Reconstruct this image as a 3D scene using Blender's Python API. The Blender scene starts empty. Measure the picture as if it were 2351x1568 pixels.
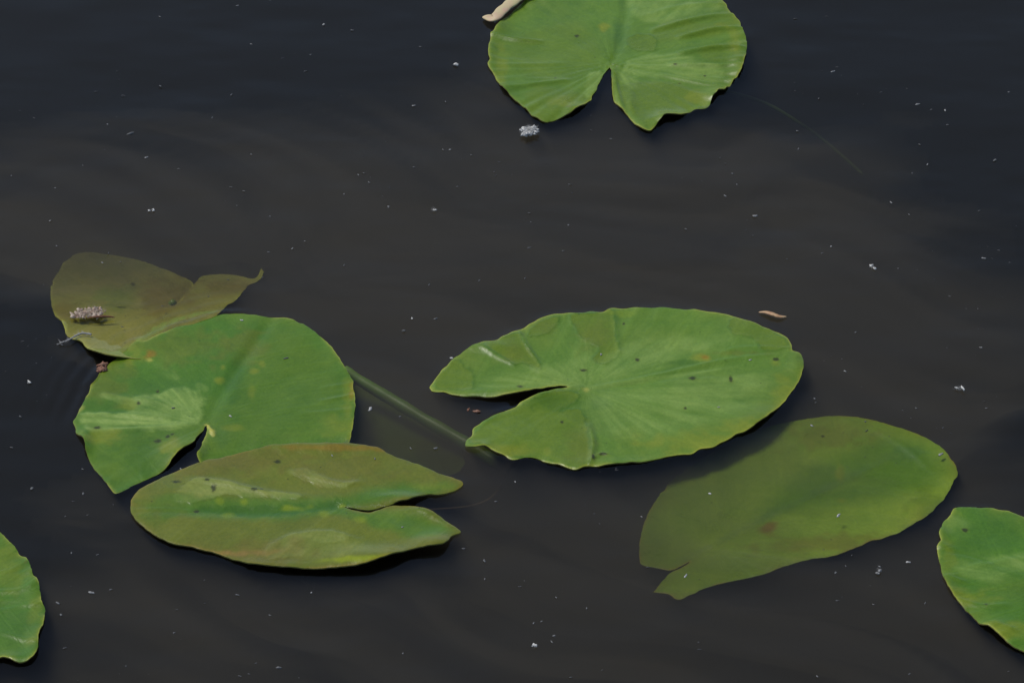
import bpy, math, random
import numpy as np
from mathutils import Vector
from mathutils.kdtree import KDTree
from mathutils.geometry import delaunay_2d_cdt

scene = bpy.context.scene
COL = scene.collection
rng = np.random.default_rng(7)
random.seed(7)

# ------------------------------------------------------------------ camera
cam_data = bpy.data.cameras.new('camera')
cam_data.lens = 150.0
cam_data.sensor_width = 36.0
cam_data.clip_start = 0.05
cam_data.clip_end = 2000.0
cam = bpy.data.objects.new('camera', cam_data)
COL.objects.link(cam)
ELEV, DIST = math.radians(35.0), 3.5
cam.location = (0.0, -DIST * math.cos(ELEV), DIST * math.sin(ELEV))
cam.rotation_euler = (math.radians(90.0) - ELEV, 0.0, 0.0)
scene.camera = cam

# ------------------------------------------------------------------ sky and sun
SUN_EL, SUN_AZ = math.radians(60.0), math.radians(-62.0)     # azimuth from +Y (away from the camera) towards +X
world = bpy.data.worlds.new('World')
scene.world = world
world.use_nodes = True
wn = world.node_tree
sky = wn.nodes.new('ShaderNodeTexSky')
sky.sky_type = 'NISHITA'
sky.sun_disc = False
sky.sun_elevation = SUN_EL
sky.sun_rotation = SUN_AZ
sky.air_density = 1.0
sky.dust_density = 1.0
sky.ozone_density = 1.4
wn.nodes['Background'].inputs['Strength'].default_value = 0.098
wn.links.new(sky.outputs['Color'], wn.nodes['Background'].inputs['Color'])

sun_data = bpy.data.lights.new('sun', 'SUN')
sun_data.energy = 2.65
sun_data.angle = math.radians(18.0)
sun_data.color = (1.0, 0.95, 0.87)
sun = bpy.data.objects.new('sun', sun_data)
COL.objects.link(sun)
sun_dir = Vector((math.sin(SUN_AZ) * math.cos(SUN_EL), math.cos(SUN_AZ) * math.cos(SUN_EL), math.sin(SUN_EL)))
sun.rotation_euler = sun_dir.to_track_quat('Z', 'Y').to_euler()

scene.view_settings.view_transform = 'Standard'
scene.view_settings.look = 'None'
scene.view_settings.exposure = 0.0
scene.view_settings.gamma = 1.0
scene.view_settings.use_curve_mapping = False
scene.render.engine = 'CYCLES'
scene.cycles.use_denoising = True
scene.cycles.max_bounces = 8
scene.cycles.transparent_max_bounces = 16
scene.cycles.volume_bounces = 1
scene.cycles.filter_width = 1.5

# ------------------------------------------------------------------ measured data (metres)
LEAF = {
 'top':{"origin":[0.0899,0.4342],"plane":[0.0015,0.0,0.0],"outline":[[-0.0776,0.1123],[-0.0889,0.0941],[-0.0981,0.0769],[-0.1068,0.0574],[-0.1111,0.0327],[-0.1114,0.0083],[-0.109,-0.0113],[-0.1034,-0.0278],[-0.0991,-0.0442],[-0.0928,-0.0538],[-0.0855,-0.0656],[-0.0766,-0.0795],[-0.0681,-0.0912],[-0.062,-0.097],[-0.0523,-0.0948],[-0.0399,-0.0868],[-0.0297,-0.0759],[-0.021,-0.0634],[-0.0145,-0.0464],[-0.0091,-0.0256],[-0.0045,-0.0113],[0.0,0.0],[-0.0014,-0.0136],[-0.0011,-0.0375],[0.0001,-0.0583],[0.0071,-0.0752],[0.0156,-0.0934],[0.0226,-0.1064],[0.0286,-0.1129],[0.0336,-0.1122],[0.0373,-0.1014],[0.046,-0.0934],[0.0613,-0.0868],[0.0713,-0.0774],[0.0839,-0.0715],[0.0882,-0.0597],[0.0949,-0.0479],[0.1012,-0.0457],[0.1081,-0.0301],[0.1149,-0.0181],[0.1193,0.0008],[0.1239,0.0327],[0.1224,0.0543],[0.1189,0.0745],[0.1118,0.0941],[0.105,0.1146],[0.0904,0.1466],[0.0672,0.1806],[0.0351,0.2035],[0.0023,0.2085],[-0.0307,0.1937],[-0.0576,0.1546]],"tip":[0.0208,0.2077],"base":"dry","ruffle":[2.6,30],"bumps":[[0.0965,-0.0575,0.0143,0.0156,0.006],[0.0506,-0.0963,0.0161,0.0112,0.006],[-0.0998,-0.0501,0.0107,0.0187,0.003],[-0.1119,0.0213,0.0071,0.0311,0.003],[-0.0002,-0.0315,0.005,0.0249,0.004],[-0.0301,-0.0795,0.0143,0.0093,0.003],[0.1164,-0.0015,0.0089,0.0249,0.003],[-0.1041,0.0675,0.0089,0.0156,0.004]],"ridges":[[[[0.1224,0.0274],[0.0939,0.0274],[0.0619,0.0175]],0.0032,0.0045],[[[0.1192,0.0628],[0.0952,0.0597],[0.0629,0.0458]],0.0032,0.0045],[[[0.1143,0.087],[0.0799,0.0792],[0.0394,0.0597]],0.0036,0.0039],[[[0.1051,0.1083],[0.0647,0.1028],[0.028,0.0831]],0.0036,0.0012],[[[0.1188,-0.0015],[0.0888,-0.003],[0.0535,-0.0015]],0.0032,0.0039],[[[0.1029,-0.0427],[0.076,-0.0315],[0.0451,-0.0181]],0.0032,0.0024],[[[-0.11,0.0504],[-0.0861,0.0427],[-0.0643,0.0404]],0.0025,0.0036],[[[-0.1098,-0.0015],[-0.0803,0.0],[-0.0448,0.0015]],0.0029,0.001],[[[-0.0979,-0.0427],[-0.0686,-0.036],[-0.0412,-0.0278]],0.0029,0.0033],[[[-0.0842,-0.0241],[-0.0412,-0.0256]],0.0025,0.0006],[[[0.0,0.0],[0.0092,0.0443],[0.0167,0.1146],[0.0204,0.1871]],0.005,-0.0022],[[[0.0119,-0.1014],[0.0169,-0.0538],[0.0099,-0.0166]],0.0036,0.0012]],"patches":[["wet",[[0.0394,0.0597],[0.0579,0.0792],[0.0797,0.0714],[0.1032,0.0597],[0.0948,0.0489],[0.0628,0.0427],[0.0389,0.0427]],0.0032,0.6],["wet",[[0.0055,-0.039],[0.0291,-0.0315],[0.0603,-0.0353],[0.079,-0.0575],[0.0587,-0.0847],[0.0351,-0.0977],[0.0272,-0.1064],[0.0087,-0.0722]],0.0029,0.9],["wet",[[0.082,0.0251],[0.1042,0.0366],[0.1195,0.0228],[0.1128,0.0061],[0.0853,0.0076]],0.0032,0.6],["wet",[[0.0172,0.0481],[0.0313,0.0535],[0.041,0.0443],[0.0385,0.0251],[0.0246,0.0228],[0.0149,0.0327]],0.0009,0.7],["wet",[[-0.0881,0.0404],[-0.0522,0.0675],[-0.0166,0.0481],[-0.0092,0.0137],[-0.0294,-0.0241],[-0.0608,-0.0315],[-0.0881,-0.0015]],0.0107,0.55],["wet",[[-0.0686,-0.039],[-0.0298,-0.0501],[-0.0262,-0.0722],[-0.0612,-0.0941],[-0.0785,-0.0722]],0.005,0.7],["pale",[[0.0143,0.0061],[0.0462,0.0175],[0.0813,0.0061],[0.1002,-0.0128],[0.0877,-0.0315],[0.0528,-0.0241],[0.0177,-0.0166]],0.0046,0.75],["pale",[[0.0134,0.1466],[0.0413,0.1306],[0.0809,0.1067],[0.1049,0.1028],[0.0803,0.0894],[0.0398,0.0737],[0.0202,0.091]],0.005,0.55],["pale",[[-0.0215,-0.0203],[-0.0116,-0.0128],[-0.0079,-0.0241],[-0.0161,-0.0501],[-0.024,-0.0575]],0.0021,0.7],["pale",[[0.006,-0.0128],[0.014,-0.0091],[0.0214,-0.0278],[0.0191,-0.0427],[0.0095,-0.0353]],0.0021,0.5]],"blobs":[["yellow",-0.0055,0.0659,0.005,0.0075,0.6],["yellow",-0.0455,-0.0649,0.0143,0.0125,0.35],["yellow",0.1141,0.0366,0.0064,0.0374,0.35],["yellow",-0.0999,-0.0091,0.0057,0.0498,0.3],["teal",0.0093,0.0481,0.0079,0.028,0.5],["brown",-0.0386,-0.0759,0.0036,0.0031,0.5],["yellow",0.0751,-0.0575,0.0107,0.0112,0.3],["yellow",0.1035,0.0675,0.0125,0.0062,0.35]],"spots":[[-0.0305,0.0497,0.0021,0.0025],[0.0835,-0.0203,0.0014,0.0019],[-0.051,-0.0241,0.0011,0.0012],[0.0574,-0.003,0.0018,0.0012],[0.0603,-0.033,0.0014,0.0012]],"wet":0.0,"mid":0.0,"rimcol":"rim"},
 'left':{"origin":[-0.2433,-0.1189],"plane":[0.0014,0.0,0.0],"outline":[[0.0,0.0],[-0.004,-0.0094],[-0.0118,-0.0281],[-0.0228,-0.0449],[-0.0325,-0.0632],[-0.0481,-0.0757],[-0.0581,-0.0831],[-0.0655,-0.0888],[-0.0689,-0.0848],[-0.078,-0.0683],[-0.0866,-0.0541],[-0.0928,-0.0373],[-0.0969,-0.0205],[-0.1034,-0.0094],[-0.1059,0.0035],[-0.1049,0.0207],[-0.0997,0.038],[-0.0959,0.0609],[-0.0886,0.0804],[-0.0792,0.0921],[-0.0734,0.1038],[-0.0651,0.1175],[-0.0594,0.1175],[-0.0509,0.1237],[-0.0356,0.1356],[-0.0254,0.14],[-0.0112,0.1476],[0.002,0.1558],[0.016,0.1571],[0.0309,0.1558],[0.0426,0.152],[0.0563,0.1507],[0.0692,0.1438],[0.0812,0.1306],[0.0921,0.1156],[0.097,0.1069],[0.1032,0.0921],[0.1094,0.0762],[0.1141,0.0609],[0.1172,0.0416],[0.1172,0.0189],[0.1161,-0.0035],[0.1136,-0.0223],[0.1023,-0.0454],[0.0806,-0.0626],[0.0538,-0.074],[0.0267,-0.078],[0.009,-0.0666],[-0.004,-0.0495],[-0.0035,-0.0339],[-0.0015,-0.0158]],"tip":[0.0503,0.1558],"base":"green","ruffle":[0.7,22],"bumps":[[-0.0166,-0.0397,0.0179,0.0187,0.005],[-0.0969,-0.0252,0.0064,0.0187,0.005],[-0.0047,-0.0368,0.005,0.0187,0.003],[-0.0654,-0.0769,0.0107,0.0156,-0.001],[0.0798,-0.0425,0.0572,0.0249,-0.0035],[-0.0588,0.1193,0.0214,0.0156,0.001]],"ridges":[[[[-0.0002,0.0041],[0.0125,0.0579],[0.0341,0.1193],[0.0452,0.1507]],0.0057,-0.002],[[[-0.1042,0.013],[-0.0759,0.016],[-0.0267,0.01]],0.0029,0.0011],[[[-0.0964,-0.0106],[-0.0604,-0.0047],[-0.0122,0.0012]],0.0029,0.001],[[[-0.0867,0.0428],[-0.053,0.0368],[-0.0133,0.0189]],0.0029,0.001],[[[0.1157,0.0428],[0.1012,0.0368],[0.089,0.0338]],0.0021,0.0014],[[[0.1157,0.0219],[0.0983,0.0189],[0.074,0.016]],0.0025,0.0008],[[[0.111,0.0579],[0.0901,0.0519]],0.0021,0.0008],[[[-0.0481,-0.0512],[-0.046,-0.0712]],0.0011,0.0006],[[[-0.0004,0.0006],[0.0035,-0.0065],[0.0067,-0.0135]],0.0025,0.0018]],"patches":[["pale",[[-0.0868,0.044],[-0.0638,0.041],[-0.0446,0.0428],[-0.0362,0.0489],[-0.0189,0.0531],[-0.0071,0.0428],[-0.0034,0.0279],[-0.005,0.0089],[-0.0188,-0.0047],[-0.0394,-0.0076],[-0.0639,-0.0047],[-0.0806,-0.0135],[-0.0969,-0.0047],[-0.1018,0.013],[-0.0936,0.0189],[-0.069,0.0171],[-0.0628,0.0279],[-0.081,0.0368]],0.0021,0.9],["pale",[[-0.0104,0.0579],[-0.0013,0.0519],[-0.0016,0.0446],[-0.01,0.0507]],0.0014,0.6],["pale",[[-0.0477,0.0872],[-0.033,0.0792],[-0.0267,0.064],[-0.0377,0.0701]],0.0025,0.4],["cream",[[-0.0011,0.0018],[0.0025,-0.0018],[0.0074,-0.0135],[0.0054,-0.0158],[0.0016,-0.0088]],0.0007,0.9],["wet",[[0.0081,0.01],[0.0259,0.0701],[0.0514,0.1318],[0.0881,0.1069],[0.1075,0.0579],[0.1094,-0.0018],[0.0789,-0.0193],[0.0308,-0.0252],[0.0104,-0.031]],0.0107,0.4],["wet",[[-0.084,-0.0135],[-0.0498,-0.0076],[-0.0119,-0.0047],[-0.0233,-0.0425],[-0.0556,-0.0712],[-0.0688,-0.0769],[-0.0852,-0.0425]],0.0089,0.5]],"blobs":[["orange",-0.0521,0.0995,0.005,0.0069,0.8],["cream",-0.0515,0.0909,0.0032,0.0037,0.6],["yellow",0.0084,0.0811,0.0029,0.0037,0.55],["yellow",0.0061,0.064,0.0043,0.005,0.5],["yellow",0.0345,0.0749,0.0043,0.005,0.45],["yellow",0.04,0.0847,0.0029,0.0056,0.4],["yellow",0.0336,0.0428,0.0036,0.0137,0.3],["olive",-0.0227,0.1131,0.0464,0.028,0.5],["olive",0.024,0.1069,0.0179,0.0249,0.4],["deep",0.0195,0.0579,0.0089,0.0436,0.6],["deep",-0.0473,-0.0425,0.0322,0.0311,0.45],["teal",0.0129,-0.0135,0.0089,0.0156,0.4],["yellow",-0.0823,-0.0135,0.0143,0.0112,0.5],["yellow",-0.0258,-0.031,0.0125,0.0112,0.55],["yellow",-0.0628,0.0279,0.0089,0.0087,0.4],["olive",-0.0831,0.064,0.0179,0.0374,0.5],["yellow",0.1118,0.0338,0.005,0.0498,0.35],["yellow",0.1024,0.0012,0.0143,0.0156,0.3],["orange",0.1142,0.0458,0.0018,0.0156,0.4],["yellow",-0.0644,0.0976,0.0089,0.0137,0.4],["yellow",0.0193,-0.0035,0.0107,0.0044,0.35],["cream",-0.1045,0.0249,0.0036,0.0062,0.4]],"spots":[[-0.0873,-0.0024,0.0029,0.0025],[-0.0378,-0.0205,0.0029,0.0031],[-0.0302,-0.0153,0.0018,0.0025],[-0.0266,-0.0123,0.0014,0.0019],[-0.0567,0.0308,0.0018,0.0025],[-0.0424,0.047,0.0014,0.0019]],"wet":0.15,"mid":0.0,"rimcol":"rim"},
 'sunken_left':{"origin":[-0.2804,0.0725],"plane":[-0.009,0.0186,-0.1507],"outline":[[-0.0845,-0.066],[-0.0907,-0.0457],[-0.0973,-0.0302],[-0.1029,-0.0096],[-0.107,0.0178],[-0.1079,0.0412],[-0.1044,0.0665],[-0.098,0.0851],[-0.0897,0.096],[-0.0817,0.0983],[-0.0625,0.0925],[-0.0455,0.085],[-0.0293,0.0732],[-0.0127,0.059],[0.0004,0.0467],[0.0119,0.0337],[0.006,0.0188],[0.0,0.0],[0.0079,0.0179],[0.0136,0.0361],[0.0188,0.046],[0.0338,0.0489],[0.0495,0.045],[0.0619,0.0395],[0.0669,0.0494],[0.0681,0.0621],[0.0698,0.051],[0.0655,0.0343],[0.0566,0.0237],[0.0497,0.0032],[0.0382,-0.0235],[0.0274,-0.0578],[0.0117,-0.089],[-0.0197,-0.0974],[-0.0414,-0.1014],[-0.055,-0.1001],[-0.0662,-0.0864],[-0.0753,-0.0727]],"tip":[-0.0932,0.0032],"base":"mud","ruffle":[0.5,14],"bumps":[[-0.0922,-0.0457,0.0107,0.0187,0.005],[-0.0551,-0.0986,0.0161,0.0087,0.003],[-0.0715,-0.0744,0.0107,0.01,0.002],[0.0109,-0.0772,0.0464,0.0224,-0.007],[-0.0254,-0.0925,0.0179,0.01,-0.004]],"ridges":[[[[0.0363,-0.0275],[0.0081,-0.037],[-0.0217,-0.0721],[-0.0454,-0.0871]],0.0025,0.002],[[[0.0267,-0.0457],[0.0026,-0.061],[-0.0204,-0.088]],0.0021,0.0018],[[[0.0,0.0],[-0.0304,-0.0072],[-0.0749,0.0026]],0.005,-0.002],[[[0.0119,0.0337],[-0.0018,0.0001],[-0.0085,-0.0079]],0.0029,-0.002]],"patches":[["pale",[[-0.0611,-0.0913],[-0.0437,-0.0872],[-0.0324,-0.0717],[-0.0193,-0.0562],[-0.0218,-0.0705],[-0.0339,-0.0969],[-0.0516,-0.0987]],0.0032,0.6],["pale",[[-0.0321,-0.0757],[-0.0162,-0.0499],[0.0005,-0.0327],[0.018,-0.0236],[0.0359,-0.0209],[0.0254,-0.0271],[0.008,-0.0362],[-0.0089,-0.0518],[-0.0217,-0.0721]],0.0011,0.7],["pale",[[-0.0207,-0.084],[-0.0013,-0.0568],[0.0157,-0.0429],[0.0028,-0.065],[-0.0134,-0.0866]],0.0011,0.6]],"blobs":[["olive",-0.0624,0.0693,0.0322,0.0249,0.4],["green",-0.05,0.01,0.0214,0.0249,0.35],["brown",-0.0097,0.0086,0.025,0.0374,0.5],["brown",0.0405,0.0235,0.0214,0.0156,0.4],["brown",-0.0909,-0.0214,0.0107,0.0249,0.4]],"spots":[[-0.0387,0.0329,0.0018,0.0037],[-0.0446,-0.0108,0.0043,0.0019]],"wet":0.7,"mid":0.0,"rimcol":"rim"},  # pale streaks: ripple glints of the water film, painted onto the blade
 'brown':{"origin":[-0.1307,-0.2276],"plane":[0.0034,0.0,0.0],"outline":[[-0.1653,0.0],[-0.1648,0.0112],[-0.1592,0.023],[-0.1503,0.0321],[-0.1374,0.0435],[-0.124,0.0526],[-0.1081,0.0618],[-0.0834,0.0687],[-0.0631,0.0763],[-0.0353,0.0797],[-0.0074,0.0809],[0.0109,0.0797],[0.0276,0.0722],[0.0444,0.0607],[0.0627,0.0526],[0.0738,0.0446],[0.0878,0.0366],[0.0927,0.0298],[0.0839,0.0208],[0.0741,0.0168],[0.0633,0.0146],[0.0455,0.0056],[0.0294,-0.0011],[0.0187,-0.005],[0.0089,-0.0028],[0.0,0.0],[0.009,-0.0056],[0.0191,-0.0078],[0.0268,-0.0045],[0.0375,0.0006],[0.0541,-0.0006],[0.0663,-0.0056],[0.0759,-0.0134],[0.0831,-0.0211],[0.0912,-0.031],[0.0846,-0.0371],[0.0804,-0.0469],[0.0751,-0.0518],[0.0578,-0.0556],[0.0443,-0.0622],[0.0285,-0.0708],[0.0154,-0.0762],[-0.0021,-0.0783],[-0.0196,-0.0794],[-0.0423,-0.0773],[-0.0627,-0.074],[-0.0789,-0.0676],[-0.0958,-0.0578],[-0.1135,-0.0513],[-0.1315,-0.0458],[-0.1457,-0.0343],[-0.1578,-0.02],[-0.164,-0.0089]],"tip":[-0.1649,-0.0006],"base":"olive","ruffle":[0.5,16],"bumps":[[0.0391,-0.0676,0.0393,0.0137,0.0055],[0.072,-0.0486,0.0179,0.0125,0.004],[0.0475,0.0095,0.025,0.0075,0.003],[0.0613,-0.0072,0.0179,0.0075,0.003],[-0.0332,0.078,0.0715,0.01,0.002],[-0.0601,-0.0783,0.0536,0.01,0.002]],"ridges":[[[[-0.1583,-0.0033],[-0.1143,-0.0045],[-0.0569,-0.0056],[-0.0,0.0011]],0.0071,-0.0018],[[[-0.12,0.0321],[-0.0994,0.0304],[-0.0648,0.0191],[-0.0339,0.0112]],0.0043,0.0016],[[[-0.0386,0.0435],[-0.0212,0.0349],[-0.0006,0.0281],[0.013,0.0304]],0.0032,0.0011],[[[-0.0562,-0.0567],[-0.0419,-0.0404],[-0.0119,-0.0349],[0.0118,-0.0431]],0.0036,0.0014],[[[0.0579,-0.0056],[0.0749,-0.0167],[0.0852,-0.0266]],0.0021,0.0012],[[[-0.1633,-0.0045],[-0.138,-0.0033],[-0.1176,-0.0056]],0.0018,0.0008]],"patches":[["dryp",[[-0.1305,0.0112],[-0.1257,0.0264],[-0.1167,0.0349],[-0.1072,0.0361],[-0.0926,0.0304],[-0.0787,0.0247],[-0.058,0.0191],[-0.034,0.0135],[-0.0372,0.009],[-0.0577,0.0112],[-0.0781,0.0123],[-0.0917,0.0146],[-0.1082,0.0067],[-0.1233,0.0034]],0.0011,0.9],["dryp",[[-0.0454,0.0406],[-0.0354,0.0475],[-0.0214,0.0395],[-0.0074,0.0281],[0.0095,0.0327],[0.0046,0.0259],[-0.014,0.023],[-0.0262,0.0304],[-0.0349,0.0361]],0.0018,0.8],["dryp",[[-0.0576,-0.0622],[-0.0555,-0.0497],[-0.0419,-0.0387],[-0.0287,-0.0349],[-0.0087,-0.0327],[0.0066,-0.0387],[0.0018,-0.0458],[-0.0165,-0.0475],[-0.0267,-0.0431],[-0.0398,-0.0486],[-0.0277,-0.0594],[-0.044,-0.067],[-0.054,-0.067]],0.0014,0.6],["dryp",[[-0.0318,-0.0404],[0.005,-0.0404],[0.0221,-0.0551],[-0.0008,-0.0676],[-0.0308,-0.0649],[-0.0473,-0.0676]],0.0043,0.35],["green",[[-0.1284,0.0039],[-0.0916,0.0123],[-0.0305,0.0095],[-0.0001,0.0123],[0.02,0.0236],[0.0471,0.0293],[0.0845,0.0281],[0.0711,0.018],[0.0374,0.0067],[0.0039,-0.0045],[0.0377,-0.0072],[0.0648,-0.0128],[0.0818,-0.0294],[0.0652,-0.0404],[0.0315,-0.0294],[-0.0026,-0.0128],[-0.0463,-0.0156],[-0.0901,-0.0145],[-0.1207,-0.01]],0.0071,0.8],["deep",[[-0.1178,-0.0033],[-0.0911,0.0022],[-0.0505,0.0022],[0.0002,0.0056],[0.0004,-0.0022],[-0.0465,-0.0111],[-0.0903,-0.0111]],0.0025,0.8],["wet",[[0.0242,-0.0072],[0.0579,-0.0045],[0.0716,-0.0184],[0.0517,-0.0321],[0.0314,-0.0239]],0.0043,0.4]],"blobs":[["lime",-0.0014,0.0,0.0043,0.0037,0.9],["lime",-0.0385,-0.0017,0.0143,0.0044,0.6],["lime",-0.0778,0.0067,0.0043,0.0044,0.6],["lime",-0.0964,0.0078,0.0036,0.005,0.5],["lime",-0.0162,-0.01,0.005,0.005,0.5],["lime",0.0144,-0.0184,0.005,0.0056,0.5],["lime",-0.0904,-0.01,0.0064,0.0037,0.4],["brown",-0.0939,0.0549,0.05,0.0187,0.35],["orange",0.0117,0.0739,0.0572,0.0037,0.4],["brown",-0.0544,-0.0594,0.0429,0.0187,0.35],["pink",-0.1011,-0.0584,0.0429,0.0044,0.7],["lime",0.0259,-0.0713,0.05,0.0037,0.85],["green",-0.1383,0.0011,0.0214,0.0187,0.6],["yellow",0.0709,0.0264,0.0179,0.0075,0.3],["brown",-0.0046,0.0463,0.0464,0.0187,0.25],["teal",0.0481,-0.0211,0.0143,0.0087,0.4]],"spots":[[-0.1021,0.023,0.0021,0.005],[-0.1142,-0.0061,0.0025,0.0025],[-0.1318,0.0315,0.0043,0.0019],[-0.0539,0.0566,0.0029,0.0025],[-0.1081,0.0332,0.0029,0.0019],[-0.07,0.0208,0.0032,0.0019],[-0.0649,0.0213,0.0021,0.0012]],"wet":0.85,"mid":0.0,"rimcol":"rimbrown"},
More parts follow.
